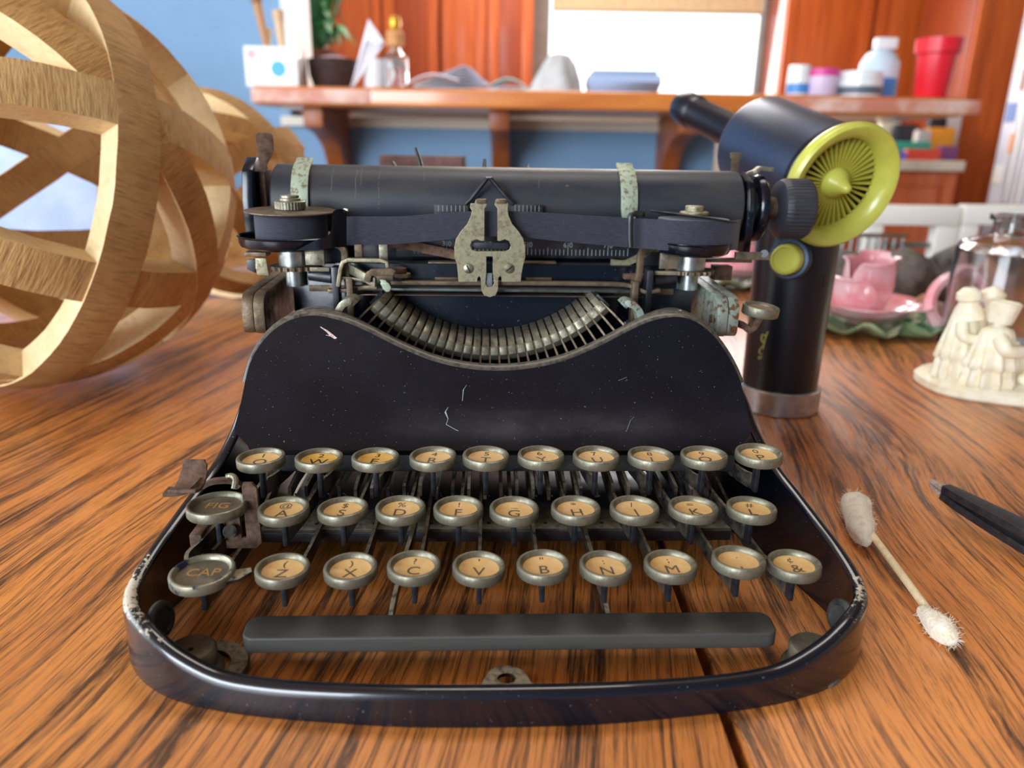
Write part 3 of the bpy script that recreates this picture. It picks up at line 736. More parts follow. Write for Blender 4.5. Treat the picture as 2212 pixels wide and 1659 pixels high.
# trays: a rolled black dish under each spool
TL = mm().lathe([(.01,119.6),(21,119.6),(23.4,120.6),(24.3,122.4),(24.3,124.6),(24.9,125.2),(24.4,125.6),(23.6,125),(23.4,122.8),(22.4,121.4),(.01,121)], (-98.5,186,0), n=72, caps=False).build('spool_tray', M['enamel'], TW)
# tall guard that rises from the tray to the ribbon exit
g0 = []
outl = smooth_path([(640,541,541),(680,520,540),(704,512,538),(714,500,537),(717,480,536),(718,462,535),(722,455,534),(730,452,534),(740,452,534),(748,456,534)], 4)
rows = []
for x, yt, yb in outl:
    Yd = 162+ (max(0, x-690)/58)**1.5*12
    a, b_ = lp(x, yt, Yd), lp(x, yb, Yd); rows.append([a+(b_-a)*k/6 for k in range(7)])
mm().grid(rows, (0,1.0,0)).build('ribbon_guard', M['enamel'], TL, smooth=60)
P = [lp(741,453,176), lp(752,456,178), lp(757,466,180)]
mm().strip(smooth_path(P, 4), (0,1,.2), 3, .7).build('ribbon_guard_lip', M['black_steel'], TL)
cxr = 93.5
TR = mm().lathe([(.01,119.2),(15,119.2),(17.3,120.2),(18.2,122),(18.2,124.4),(18.7,125),(18.2,125.4),(17.4,124.8),(17.2,122.4),(16.2,121),(.01,120.6)], (cxr,180.5,0), n=64, caps=False).build('spool_tray', M['enamel'], TW)
P = [lp(1362,463,172), lp(1372,461,172), lp(1384,461,173), lp(1391,464,176)]
mm().strip(smooth_path(P, 4), (0,.4,1), 2.2, .9).build('ribbon_post_hook', M['black_steel'], TW)
P = [lp(1362,534,170), lp(1361,500,170), lp(1362,470,170), lp(1366,463,171), lp(1372,462,173)]
mm().tube(smooth_path(P, 4), 1.35, 10).build('ribbon_post', M['black_steel'], TW)
bar(1590, 545, 1662, 562, 196, 198.5, 'side_strap', M['nickel']); mm().cyl(lp(1651,548,195.7), lp(1651,548,196.4), 2, n=16).build('strap_screw', M['black_steel'], TW)
bar(1500, 560, 1625, 568, 197, 205, 'side_rail', M['arm_steel'])
bar(1545, 575, 1580, 606, 206, 214, 'side_lug', M['rust'])
bar(527, 545, 575, 555, 178, 186, 'side_strap', M['arm_steel'])
P = [lp(530,560,178), lp(566,558,178), lp(578,562,178), lp(580,596,178)]
mm().prism([lp(551,558,177), lp(574,558,177), lp(581,596,177), lp(556,594,177), lp(552,580,177)], (0,1.6,0)).build('bell_crank', M['guide'], TW, bev=.2)
mm().prism([lp(532,562,180), lp(551,560,180), lp(552,590,180), lp(534,582,180)], (0,3,0)).build('bell_crank', M['black_steel'], TW, bev=.2)
# ribbon
toppx = [(738,468),(800,468),(860,468),(930,463),(1000,458),(1050,456),(1110,456),(1180,460),(1270,466),(1362,471)]
botpx = [(738,530),(800,530),(860,527),(930,521),(1000,514),(1050,511),(1110,511),(1180,518),(1270,527),(1362,535)]
rows = []
N = len(toppx)
for i, ((x, t), (_, b_)) in enumerate(zip(toppx, botpx)):
    Yd = 178-2.5*math.sin(math.pi*i/(N-1))
    rows.append([lp(x, t, Yd), lp(x, (t+b_)/2, Yd-.1), lp(x, b_, Yd)])
# right end wraps round the spool
cS = Vector((94.8,186,0))
zt_, zb_ = rows[-1][0].z, rows[-1][2].z
wrap = [(1400,174),(1440,169.5),(1490,167),(1540,167.5),(1580,171.5),(1598,177)]
for x, Yd in wrap:
    xx = lp(x, 500, Yd).x; rows.append([Vector((xx,Yd,zt_)), Vector((xx,Yd-.1,(zt_+zb_)/2)), Vector((xx,Yd,zb_))])
cols = [smooth_path([r[k] for r in rows], 4) for k in range(3)]
mm().grid(cols, (0,.3,0)).build('ribbon', M['ribbon'], TW, smooth=80)

# ---- type guide (vibrator) in the middle
Yg = 171
gx = lambda x, y: (lp(x,y,Yg).x, lp(x,y,Yg).z)
half = [(1030,431),(1049,431),(1052,438),(1050,446),(1047,450),(1047,519),(1051,519),(1051,523),(1066,523)]
L_out = [(1028,432),(1050,432),(1052,442),(1046,450),(1046,519),(1040,520),(1030,516),(1019,520),(1015,530),(1019,540),(1030,543),
         (1090,543),(1100,540),(1104,530),(1100,520),(1090,516),(1080,520),(1075,519),(1075,450),(1069,442),(1071,432),(1094,432),(1097,440),
         (1096,452),(1098,466),(1106,484),(1120,500),(1130,516),(1134,534),(1134,556),(1129,574),(1126,592),(1124,608),
         (1084,608),(1084,599),(1080,595),(1076,600),(1075,626),(1070,637),(1058,641),(1046,637),(1040,626),(1039,600),(1035,595),(1031,600),(1030,608),
         (991,608),(990,592),(988,572),(983,556),(982,534),(986,516),(996,500),(1010,484),(1018,466),(1020,455),(1016,448),(1017,440),(1026,440)]
slot = [(1050,553),(1065,553),(1065,586),(1068,612),(1064,620),(1052,620),(1048,612),(1050,586)]
GUIDE = plate('type_guide', [[gx(*p) for p in L_out], [gx(*p) for p in slot]], 1.0, Matrix.Translation((0,Yg,0)) @ Matrix.Rotation(rad(90), 4, 'X'), M['guide'], TW)
for x in (1012, 1100):
    c = lp(x, 580, Yg-.6)
    sc = mm().lathe([(.01,0),(2.3,0),(2.3,.5),(1.9,.8),(.01,.9)], c, (0,-1,0), 24, caps=False).build('guide_screw', M['nickel'], GUIDE)
    a = rad(40 if x > 1050 else -60)
    d = Vector((math.cos(a),0,math.sin(a)))*1.8; e = Vector((-math.sin(a),0,math.cos(a)))*.28
    mm().prism([c-d-e+Vector((0,-.85,0)), c+d-e+Vector((0,-.85,0)), c+d+e+Vector((0,-.85,0)), c-d+e+Vector((0,-.85,0))], (0,-.12,0)).build('screw_slot', hm, GUIDE)
for x in (1040, 1082):
    c = lp(x, 434, Yg); mm().box(c.x-2.2, c.x+2.2, Yg-2.2, Yg+1, c.z-1.0, c.z+.9).build('guide_prong_tip', M['arm_steel'], GUIDE, bev=.3)
bar(1020, 524, 1098, 539, 173, 174, 'guide_back_plate', M['black_steel'])
mm().strip([lp(1057,590,172.5), lp(1057,612,172), lp(1057,622,172)], (1,0,0), 2.6, .6).build('guide_spring', M['bright_steel'], GUIDE)

# ---- return key on its crank at the right
CR = mm().strip([lp(1585,695,170), lp(1606,703,170), lp(1617,713,169), lp(1625,706,168), lp(1640,682,167)], (0,1,0), 5.5, 3.2).build('crank', M['rust'], TW, bev=.4)
c = lp(1645, 660, 166)
K = link('crank_key', None, TW) if False else mm().lathe(ring_prof(8.6, 4.6), n=48, caps=False).build('crank_key', M['key_ring'], TW, smooth=32)
K.location = c*.001; K.rotation_euler = (rad(4), rad(5), 0)
mm().lathe([(.01,-1.2),(6.2,-1.2),(6.2,-2),(.01,-2)], n=36, caps=False).build('key_face', mat('grey_brown_card', (150,124,100), (120,96,76), 200, rough=.6), K)
# paper-rest wires behind the platen
for (x0,y0,x1,y1,r) in ((912,368,898,320,.9),(1046,368,1047,345,.8),(856,366,848,350,.8),(1140,368,1140,356,.7)):
    mm().cyl(lp(x0,y0,246), lp(x1,y1,252), r*1.6, r, 10).build('paper_rest_wire', M['black_steel'], TW)
# dust on the shoulders
# ================================================================== TABLE
OAK = [oak('oak_left_board', (226,146,70), (202,120,52), (58,32,15), rad(8), warp=.20, scale=1.1), oak('oak_right_board', (224,144,72), (198,118,54), (62,34,17), rad(7), off=(.37,.11,0), warp=.38, scale=1.1)]
TB = thing('dining_table', 'large oak dining table with dark open grain and a narrow gap between its boards', 'table', (0,.45,-.75))
def board(x0, x1, m):
    b = MB(); b.box(x0, x1, -.75, .75, .722, .75); return b.build('table_board', m, TB, bev=.0016, seg=2)
board(-1.05, .0662, OAK[0]); board(.0700, 1.0, OAK[1])
dk = mat('dark_table_runner', (30,22,16), rough=.8)
apr = mat('stained_oak', (120,66,30), (82,42,18), 30, stretch=(1,1,.2), rough=.5)
for bx_ in ((-.95,.9,-.65,-.62), (-.95,.9,.62,.65), (-.95,-.92,-.62,.62), (.87,.9,-.62,.62)): MB().box(*bx_, .62, .7215).build('apron', apr, TB)
for sx in (-.9, .85):
    for sy in (-.6, .6):
        MB().lathe([(.03,0),(.035,.05),(.028,.12),(.04,.3),(.045,.55),(.04,.6),(.045,.61),(.045,.7215)], (sx,sy,0), n=20).build('leg', apr, TB)

# ================================================================== COTTON SWAB
sw0, sw1 = atz(1858,1120,.007), atz(2032,1355,.0055)
SWAB = thing('cotton_swab', 'used cotton swab with two frayed tips lying on the oak right of the typewriter', 'cotton swab', (sw0.x, sw0.y, 0))
so = Vector((sw0.x, sw0.y, 0))
M['cotton'] = mat('cotton', (236,226,206), (206,190,160), 220, .45, .75, rough=.95, bump=.5, bscale=900, sheen=.5)
M['stick'] = mat('cream_paper_stick', (240,222,182), (226,204,160), 300, rough=.7)
d = (sw1-sw0).normalized()
MB().cyl(sw0-so+d*.004, sw1-so-d*.002, .0016, n=14).build('stick', M['stick'], SWAB)
def tip(c, ax, L, r, prof, name):
    ax = Vector(ax).normalized(); b = MB(); P = [(rr*r, h*L) for rr, h in prof]
    def wob(u, h): 
        return 1+(.34 if r > .006 else .14)*noise.noise(Vector((math.cos(u*6.28)*1.6, math.sin(u*6.28)*1.6, h*380)))
    b.lathe(P, c, ax, 28, wob=wob)
    o = b.build(name, M['cotton'], SWAB, smooth=80, sub=1)
    f = MB()
    for k in range(420 if r > .006 else 220):
        u = random.random(); h = random.choice(P[1:-1]); a = random.uniform(0, 6.283); _, U, V = f.frame(ax)
        n = U*math.cos(a)+V*math.sin(a); p = Vector(c)+ax*(h[1]+random.uniform(-.001,.001))+n*h[0]*.95
        if p.z < .0006: continue
        t = (n*random.uniform(.2,1)+ax*random.uniform(-.6,1)+Vector((random.uniform(-1,1),random.uniform(-1,1),random.uniform(-.3,.8)))).normalized()
        q1 = p+t*random.uniform(.0006,.0016); q2 = q1+(t+Vector((random.uniform(-.6,.6),random.uniform(-.6,.6),random.uniform(-.5,.3)))).normalized()*random.uniform(.0004,.0014)
        for q in (q1, q2): q.z = max(q.z, .0004)
        f.tube([p, q1, q2], [.00007,.00006,.00003], 3)
    fz = f.build('loose_fibres', M['cotton'], o); fz['kind'] = 'stuff'
    return o
big = [(.28,-.12),(.45,.0),(.78,.12),(.98,.26),(1.0,.45),(.94,.6),(1.08,.74),(1.12,.86),(.98,.96),(.62,1.0),(.3,.93),(.05,.88)]
a0, a1 = atz(1868,1165,.006), atz(1846,1085,.007)
o = tip(a0-so, a1-a0, (a1-a0).length*1.05, .0064, big, 'frayed_tip'); o['label'] = 'large frayed grey-stained cotton tip'
b0, b1 = atz(1992,1318,.0052), atz(2060,1384,.0048)
tip(b0-so, b1-b0, (b1-b0).length*1.05, .0047, [(.36,-.08),(.5,.05),(.8,.25),(.98,.45),(1.0,.6),(.9,.75),(.66,.88),(.35,.97),(.08,1.0)], 'small_tip')

# ================================================================== TWEEZERS
tw = atz(2010,1038,.014); t2 = atz(2212,1127,.016); t3 = tw+(t2-tw)*2.4; t3.z = .012
TWZ = thing('tweezers', 'black coated tweezers with bare steel tips lying at the right table edge', 'tweezers', (tw.x, tw.y, 0))
o0 = Vector((tw.x, tw.y, 0)); d = (t3-tw).normalized(); 
M['tw_black'] = mat('black_coating', (22,24,30), (40,40,42), 300, rough=.42, bump=.1, bscale=1500)
M['tw_tip'] = mat('bare_steel_tip', (206,184,166), (150,130,116), 300, rough=.4, metal=.25)
for k, off in enumerate((.0, -.0060)):
    dn = Vector((0,0,off))
    L = (t3-tw).length
    nose = [tw-o0+dn*.35, tw-o0+dn*.5+d*.0045, tw-o0+dn*.6+d*.009]
    MB().strip(nose, (-d.y,d.x,0), [.0014,.0030,.0044], .0018).build('tip', M['tw_tip'], TWZ, bev=.0002)
    P = [tw-o0+dn*.6+d*.0085, tw-o0+dn*.8+d*.02, tw-o0+dn*1.05+d*.045, tw-o0+dn*1.1+d*L*.6, tw-o0+dn*.5+d*L]
    for q in P: q.z = max(q.z, .002)
    MB().strip(smooth_path(P, 6), (-d.y,d.x,.0), [.0052+.0060*min(1, i/14) for i in range(25)], .0038).build('arm', M['tw_black'], TWZ, bev=.0006)

# ================================================================== CORDLESS BLOWER
BX, BY = .1835, .487
BL = thing('cordless_blower', 'black cordless air duster standing on a silver base with a lime green fan intake', 'air duster', (BX, BY, 0))
M['bl_body'] = mat('dark_blue_black_anodised', (12,16,28), (16,20,34), 300, rough=.30, metal=.25, coat=.25, coat_rough=.3)
M['bl_head'] = mat('satin_gunmetal_head', (84,96,120), (90,100,122), 300, rough=.36, metal=.95, bump=.02, bscale=3000)
M['lime'] = mat('lime_green_plastic', (186,186,80), (178,178,74), 100, rough=.30, coat=.15)
M['lime_dim'] = mat('olive_lime_fan_plastic', (162,158,58), rough=.4)
M['silver'] = mat('brushed_silver', (196,192,192), (176,172,172), 200, rough=.32, metal=.85)
MB().lathe([(.001,0),(.0262,0),(.0272,.001),(.0272,.0155),(.0264,.0165),(.001,.0165)], n=72, caps=False).build('base', M['silver'], BL)
hd = MB(); rs = []
for z, a_, b_ in ((.0165,.0246,.0246),(.03,.0247,.0247),(.06,.0250,.0250),(.09,.0255,.0255),(.118,.0258,.0258),(.135,.0255,.0255)):
    rs.append([Vector((math.cos(i*math.pi/36)*a_, math.sin(i*math.pi/36)*b_, z)) for i in range(72)])
HD = hd.rings(rs).build('handle', M['bl_body'], BL)
bo = Vector((BX, BY, 0))
rc = at(1815, 401, .447)-bo                      # centre of the intake ring
ax = (Vector((-.049,.165,.046))).normalized()    # axis towards the nozzle
def blathe(prof, name, m, par, n=72, closed=False, smooth=38, c=None, wob=None):
    return MB().lathe(prof, c or rc, ax, n, closed=closed, caps=False, wob=wob).build(name, m, par, smooth=smooth)
HEAD = blathe([(.0300,.004),(.0318,.005),(.0318,.086),(.0310,.0885),(.0290,.0905),(.022,.0925),(.001,.0935)], 'head', M['bl_head'], BL)
RING = blathe([(.0262,.004),(.0276,-.0015),(.0318,-.0050),(.0346,-.0055),(.0362,-.0040),(.0366,-.001),(.0354,.003),(.0330,.006),(.0262,.006)], 'intake_ring', M['lime'], BL, closed=True)
blathe([(.0001,.0100),(.0290,.0100),(.0290,.0115),(.0001,.0115)], 'fan_backing', mat('dark_fan_cavity', (14,16,20), rough=.7), BL)
_, U, V = MB().frame(ax)
nf = 40
for i in range(nf):
    a = 2*math.pi*i/nf; dirv = U*math.cos(a)+V*math.sin(a); tv = -U*math.sin(a)+V*math.cos(a)
    q0, q1 = rc+dirv*.008+ax*.0045, rc+dirv*.0268+ax*.0045
    MB().rings([[q0-tv*.00045, q0+tv*.00045, q0+tv*.0005+ax*.004, q0-tv*.0005+ax*.004], [q1-tv*.0008, q1+tv*.0008, q1+tv*.0009+ax*.004, q1-tv*.0009+ax*.004]]).build('fan_fin', M['lime_dim'], RING)
blathe([(.0001,-.0085),(.0015,-.0082),(.0026,-.0070),(.0034,-.005),(.0050,-.002),(.0078,.0015),(.0092,.004),(.0092,.010),(.0001,.010)], 'hub', M['lime'], RING)
blathe([(.001,.090),(.0150,.090),(.0150,.094),(.0118,.098),(.0116,.176),(.0122,.178),(.0130,.180),(.0130,.198),(.0122,.2015),(.0104,.2025),(.0095,.196),(.001,.196)], 'nozzle', M['bl_body'], BL, n=48)
blathe([(.0318,.007),(.0324,.0075),(.0324,.0105),(.0318,.011)], 'head_seam', M['bl_body'], HEAD, closed=True)
# join between handle and head
jn = MB(); rs = []
for t in (0, .5, 1):
    c = Vector((0,0,.125)).lerp(rc+ax*.036-Vector((0,0,.0)), t*.6); r_ = .0255+.001*t
    rs.append([c+Vector((math.cos(i*math.pi/24)*r_, math.sin(i*math.pi/24)*r_, 0)) for i in range(48)])
jn.rings(rs).build('neck', M['bl_body'], BL)
# speed knob
kd = Vector((-.62,-.78,.05)).normalized(); kc = at(1702,560,.4525)-bo
MB().lathe([(.0122,-.004),(.0128,.0005),(.0118,.0016),(.0100,.0016),(.0100,-.004)], kc-kd*.003, kd, 40, closed=True).build('knob_seat', M['bl_head'], BL)
MB().lathe([(.0001,-.006),(.0092,-.006),(.0092,.004),(.0088,.0056),(.0074,.0064),(.0072,.0058),(.0001,.0058)], kc, kd, 96, caps=False, wob=lambda u, h: 1+.02*(1 if int(u*48) % 2 else 0) if -.006 < h < .0045 else 1).build('speed_knob', M['lime'], BL, smooth=25)
# side recess with the yellow lettering-like squiggle mark, and a charging port
def on_handle(px, py, out=.0003):
    # point on the handle cylinder seen at that pixel
    r = ray(px, py); ox, oy = CAM.x-BX, CAM.y-BY; R_ = .0250+out
    A_ = r.x*r.x+r.y*r.y; B_ = ox*r.x+oy*r.y; C_ = ox*ox+oy*oy-R_*R_
    D_ = max(0, B_*B_-A_*C_); t = (-B_-math.sqrt(D_))/A_
    return CAM+r*t-bo
M['mark'] = mat('yellow_print', (176,176,92), rough=.6)
def squig(pts, wd):
    P = smooth_path([on_handle(*p) for p in pts], 3)
    n = (P[0]-Vector((0,0,P[0].z))).normalized()
    return MB().strip(P, Vector((0,0,1)).cross(n)+Vector((0,0,.4)), wd, .0003).build('yellow_script_mark', M['mark'], HD)
squig([(1655,727),(1647,722),(1645,735),(1652,742)], .0011); squig([(1659,716),(1652,735),(1648,755)], .0010)
squig([(1650,745),(1643,752),(1640,762),(1648,764)], .0011); squig([(1645,766),(1639,771),(1641,776),(1646,770)], .0009)
c0 = on_handle(1779, 606, .0001); 
cp = MB().box(-.0012,.0012,-.0006,.0006,-.0042,.0042).build('charging_port', mat('port_black', (6,6,8), rough=.6), HD, bev=.0004); cp.location = c0
cp.rotation_euler = (0,0,math.atan2(c0.y,c0.x)+math.pi/2)

# ================================================================== WOODEN RING BALLS
def ball(name, label, c, R, w_, t_, A, B, rings, mats, group=None):
    root = thing(name, label, 'decorative ball', (c.x, c.y, 0), 0, group)
    a = Vector(A).normalized(); b = Vector(B); b = (b-a*b.dot(a)).normalized(); e = a.cross(b)
    ctr = Vector((0,0,c.z))
    mats = list(mats)
    for k, (n3, sc_, arc) in enumerate(rings):
        n = (a*n3[0]+b*n3[1]+e*n3[2]).normalized()
        u = n.cross(Vector((.31,.52,.79))).normalized(); v = n.cross(u)
        Ro = R*sc_; hw = w_/2; rs = []
        segs = 72
        a0, a1 = arc if arc else (0, 360)
        if arc: u = (CAM-c); u = -(u-n*u.dot(n)).normalized(); v = n.cross(u)   # arc angles start at the far side
        cnt = segs if not arc else int(segs*(a1-a0)/360)
        al = []
        for i in range(cnt+1):
            t = rad(a0+(a1-a0)*i/cnt); dr = u*math.cos(t)+v*math.sin(t); q = i % cnt if not arc else i
            jit = 1+.004*noise.noise(Vector((q*.9, k*7.1, 0)))
            w1 = hw*(1+.05*noise.noise(Vector((q*.55, k*3.3, 5)))); w2 = hw*(1+.05*noise.noise(Vector((q*.55, k*3.3, 9))))
            ro = math.sqrt(max(1e-6, Ro*Ro-hw*hw))*jit; ri = Ro-t_
            rs.append([ctr+dr*ro+n*w1, ctr+dr*Ro*jit+n*hw*.35, ctr+dr*Ro*jit-n*hw*.35, ctr+dr*ro-n*w2, ctr+dr*ri-n*w2*.93, ctr+dr*ri+n*w1*.93])
            al += [t*Ro]*6
        o = MB().rings(rs, caps=bool(arc)).build('wooden_ring', mats[k % (len(mats)-1)], root, smooth=30)
        o.data.materials.append(mats[-1])
        o.data.attributes.new('along', 'FLOAT', 'POINT').data.foreach_set('value', al)
        for p in o.data.polygons:
            js = sorted(i % 6 for i in p.vertices)
            if len(p.vertices) == 4 and (js in ([3,3,4,4], [0,0,5,5])): p.material_index = 1
    return root
def ballwood(name, c1, c2, c3, sc=1, rough_sawn=True):
    m = bpy.data.materials.new(name); m.use_nodes = True; nt = m.node_tree; N = nt.nodes; L = nt.links; b = N['Principled BSDF']
    tc = N.new('ShaderNodeTexCoord'); nz = N.new('ShaderNodeTexNoise'); nz.inputs['Scale'].default_value = 26*sc; nz.inputs['Detail'].default_value = 8; nz.inputs['Roughness'].default_value = .7
    L.new(tc.outputs['Object'], nz.inputs['Vector'])
    at_ = N.new('ShaderNodeAttribute'); at_.attribute_name = 'along'
    cmb = N.new('ShaderNodeCombineXYZ'); mu = N.new('ShaderNodeMath'); mu.operation = 'MULTIPLY'; mu.inputs[1].default_value = 520 if rough_sawn else 60; L.new(at_.outputs['Fac'], mu.inputs[0]); L.new(mu.outputs[0], cmb.inputs[0])
    ml = N.new('ShaderNodeMapping'); ml.inputs['Scale'].default_value = (70,70,70) if rough_sawn else (260,260,260); L.new(tc.outputs['Object'], ml.inputs[0])
    ad = N.new('ShaderNodeVectorMath'); L.new(cmb.outputs[0], ad.inputs[0]); L.new(ml.outputs[0], ad.inputs[1])
    n2 = N.new('ShaderNodeTexNoise'); n2.inputs['Scale'].default_value = 1; n2.inputs['Detail'].default_value = 5; n2.inputs['Roughness'].default_value = .62; L.new(ad.outputs[0], n2.inputs['Vector'])
    r1 = N.new('ShaderNodeMapRange'); r1.inputs[1].default_value = .35; r1.inputs[2].default_value = .65; L.new(nz.outputs[0], r1.inputs[0])
    r2 = N.new('ShaderNodeMapRange'); r2.inputs[1].default_value = .50; r2.inputs[2].default_value = .72; r2.inputs[4].default_value = .55 if rough_sawn else .35; L.new(n2.outputs[0], r2.inputs[0])
    x1 = N.new('ShaderNodeMix'); x1.data_type = 'RGBA'; x1.inputs[6].default_value = lin(c1); x1.inputs[7].default_value = lin(c2); L.new(r1.outputs[0], x1.inputs[0])
    x2 = N.new('ShaderNodeMix'); x2.data_type = 'RGBA'; x2.inputs[7].default_value = lin(c3); L.new(x1.outputs[2], x2.inputs[6]); L.new(r2.outputs[0], x2.inputs[0])
    L.new(x2.outputs[2], b.inputs['Base Color']); b.inputs['Roughness'].default_value = .75; b.inputs['Specular IOR Level'].default_value = .3
    bp = N.new('ShaderNodeBump'); bp.inputs['Strength'].default_value = .8 if rough_sawn else .2; bp.inputs['Distance'].default_value = .0022; bp.invert = True; L.new(n2.outputs[0], bp.inputs['Height']); L.new(bp.outputs[0], b.inputs['Normal'])
    return m
SAWN = ballwood('pale_sawn_side_wood', (238,214,170), (226,196,146), (176,140,96), 1, False)
W1 = [ballwood('rough_teak', (204,164,108), (182,138,84), (110,76,42)), ballwood('rough_teak_pale', (212,174,120), (190,148,94), (120,86,48)), ballwood('rough_teak_orange', (206,160,98), (180,130,74), (114,76,40))]
NA, NB = (-0.5222,-0.8085,0.2714), (0.1337,-0.4515,-0.8822)
ball('wooden_ball', 'large openwork ball of rough interlocking wooden rings at the left table edge', Vector((-.3356,.5176,.1376)), .1376, .0262, .019, NA, NB,
     [((1,0,0),1,None), ((0,1,0),.998,None), ((1,1,0),.997,None), ((0,1,-1),.992,None), ((1,0,1),.994,None), ((0,1,1),.990,None), ((0,0,1),.990,None), ((1,-1,0),.988,(-86,86))], W1+[SAWN])
c2 = atz(468,690,0); R2 = .112
ball('wooden_ball', 'smaller dark orange wooden ring ball behind the large one, beside the blue wall', Vector((c2.x-.03, c2.y+.1, R2)), R2, .023, .015, (.75,-.35,.55), (.3,.9,.2),
     [((1,0,0),1,None), ((0,1,0),.998,None), ((0,0,1),.997,None), ((1,1,0),.992,None), ((0,1,1),.993,None)], [W1[2], W1[0], SAWN])

# white box seen through the ball
wp = at(130, 505, .98)
WB = thing('white_box', 'bluish white cardboard box standing behind the large wooden ball', 'box', (wp.x-.02, wp.y+.09, 0))
bx = mat('white_card', (166,184,222), (150,170,212), 20, rough=.7)
MB().box(-.11,.11,-.08,.08,.0,.19).build('box_body', bx, WB, bev=.003)
MB().box(-.112,.112,-.082,.082,.19,.215).build('box_lid', bx, WB, bev=.003)

# ================================================================== FIGURINE
fc = Vector((.383,.537,0))
FG = thing('figurine', 'ivory resin figurine of three robed kings on an oval base', 'figurine', fc)
M['ivory'] = mat('ivory_resin', (240,232,208), (226,208,166), 120, .45, .72, rough=.55, bump=.12, bscale=500, sss=.1)
bs = MB().lathe([(.001,0),(.98,0),(1.0,.002),(1.0,.007),(.96,.0095),(.9,.011),(.001,.012)], n=64, caps=False, wob=lambda u, h: 1+.02*math.sin(u*40)).build('oval_base', M['ivory'], FG)
for v in bs.data.vertices: v.co.x *= .074; v.co.y *= .050
def king(px, py_top, Y, wid, hat, face):
    p = at(px, py_top, Y); g = Vector((p.x-fc.x, p.y-fc.y, .010)); H = p.z-.010
    b = MB(); n = 72
    prof = [(.95,0),(1.0,.01),(.98,.10),(.92,.20),(.93,.24),(1.06,.26),(1.0,.34),(.86,.48),(.74,.60),(.68,.68),(.60,.74),(.34,.78),(.24,.80),(.25,.82),(.32,.85),(.36,.885),(.35,.92),(.28,.95),(.02,.965)]
    rs = []
    for r, h in prof:
        ring = []
        for i in range(n):
            a = 2*math.pi*i/n
            fold = 1+(.15*math.sin(a*11+h*3)+.07*math.sin(a*19+h*6))*max(0, 1-h*1.25) if h < .76 else 1
            rr = r*wid*fold
            x, y = rr*math.cos(a), rr*math.sin(a)*.78
            if .80 < h < .96:                       # face: brow, nose, beard
                d_ = math.cos(a-face)
                if d_ > .9: rr_ = .04 if .86 < h < .9 else (.02 if h < .86 else -.01); x += math.cos(a)*wid*rr_*1.6; y += math.sin(a)*wid*rr_*1.6
            ring.append(g+Vector((x, y, h*H)))
        rs.append(ring)
    b.rings(rs)
    k = b.build('king', M['ivory'], FG, smooth=70)
    top_ = g+Vector((0,0,H*.93))
    if hat == 'turban': MB().lathe([(.001,-.004),(.46*wid,-.003),(.62*wid,.0005),(.60*wid,.004),(.40*wid,.0065),(.16*wid,.0085),(.001,.009)], top_, (0.1,0,1), 28, caps=False, wob=lambda u, h: 1+.05*math.sin(u*36+h*900)).build('turban', M['ivory'], k)
    if hat == 'hood':
        MB().lathe([(.78*wid,-.014),(.60*wid,-.007),(.42*wid,-.002),(.58*wid,.000),(.56*wid,.004),(.3*wid,.0078),(.001,.0085)], top_, (-.15,0,1), 28, caps=False).build('hood', M['ivory'], k)
    if hat == 'crown':
        MB().lathe([(.44*wid,-.006),(.50*wid,-.003),(.62*wid,.009),(.54*wid,.0095),(.40*wid,0)], top_, (.1,0,1), 36, closed=True, wob=lambda u, h: 1+.04*math.sin(u*60)).build('crown', M['ivory'], k)
    sh = g+Vector((0,0,H*.66)); f = Vector((math.cos(face), math.sin(face), 0)); sd = Vector((-f.y, f.x, 0))
    for s in (-1, 1):
        MB().tube(smooth_path([sh+sd*s*wid*.55, sh+sd*s*wid*.86+f*wid*.25-Vector((0,0,H*.13)), sh+sd*s*wid*.35+f*wid*.95-Vector((0,0,H*.16))], 5), [wid*.30]*5+[wid*.27]*5+[wid*.22], 12).build('arm', M['ivory'], k, smooth=70)
    return k
king(2096, 632, .530, .0145, 'hood', rad(-40))
king(2146, 632, .548, .0140, 'turban', rad(-60))
king(2166, 668, .512, .0170, 'crown', rad(-20))
for k_, (px, py, Y, r_) in enumerate(((2235,845,.515,.012),(2195,800,.545,.016))):
    p = at(px, py, Y)-fc; an = MB().sphere((p.x,p.y,max(.012,p.z-.004)), r_, 24, 14, (1.2,.8,.8)).build('lamb' if k_ == 0 else 'kneeling_camel', M['ivory'], FG, smooth=80)
    MB().sphere((p.x-.012,p.y-.006,max(.016,p.z+.004)), r_*.45, 16, 10, (1.3,.8,.9)).build('lamb_head' if k_ == 0 else 'camel_head', M['ivory'], an, smooth=80)

# ================================================================== GLASS BOTTLE
gp = at(2163, 600, .665); 
GB = thing('glass_bottle', 'clear glass bottle with a narrow flared neck standing behind the ivory figurine', 'bottle', (gp.x, gp.y, 0))
gl = bpy.data.materials.new('clear_bottle_glass'); gl.use_nodes = True; b = gl.node_tree.nodes['Principled BSDF']
b.inputs['Transmission Weight'].default_value = 1; b.inputs['IOR'].default_value = 1.45; b.inputs['Roughness'].default_value = .10; b.inputs['Base Color'].default_value = (.95,.98,1,1)
zt = at(2163,462,.665).z; zs = at(2163,520,.665).z
MB().lathe([(.001,.0),(.038,0),(.0405,.003),(.0405,zs-.008),(.037,zs-.001),(.026,zs+.002),(.0165,zs+.005),(.0150,zs+.010),(.0150,zt-.006),(.0185,zt-.005),(.0185,zt),(.0145,zt),(.0125,zt-.003),(.0125,zs+.006),(.030,zs-.003),(.037,zs-.010),(.037,.006),(.001,.005)], n=64, caps=False).build('bottle_glass', gl, GB)

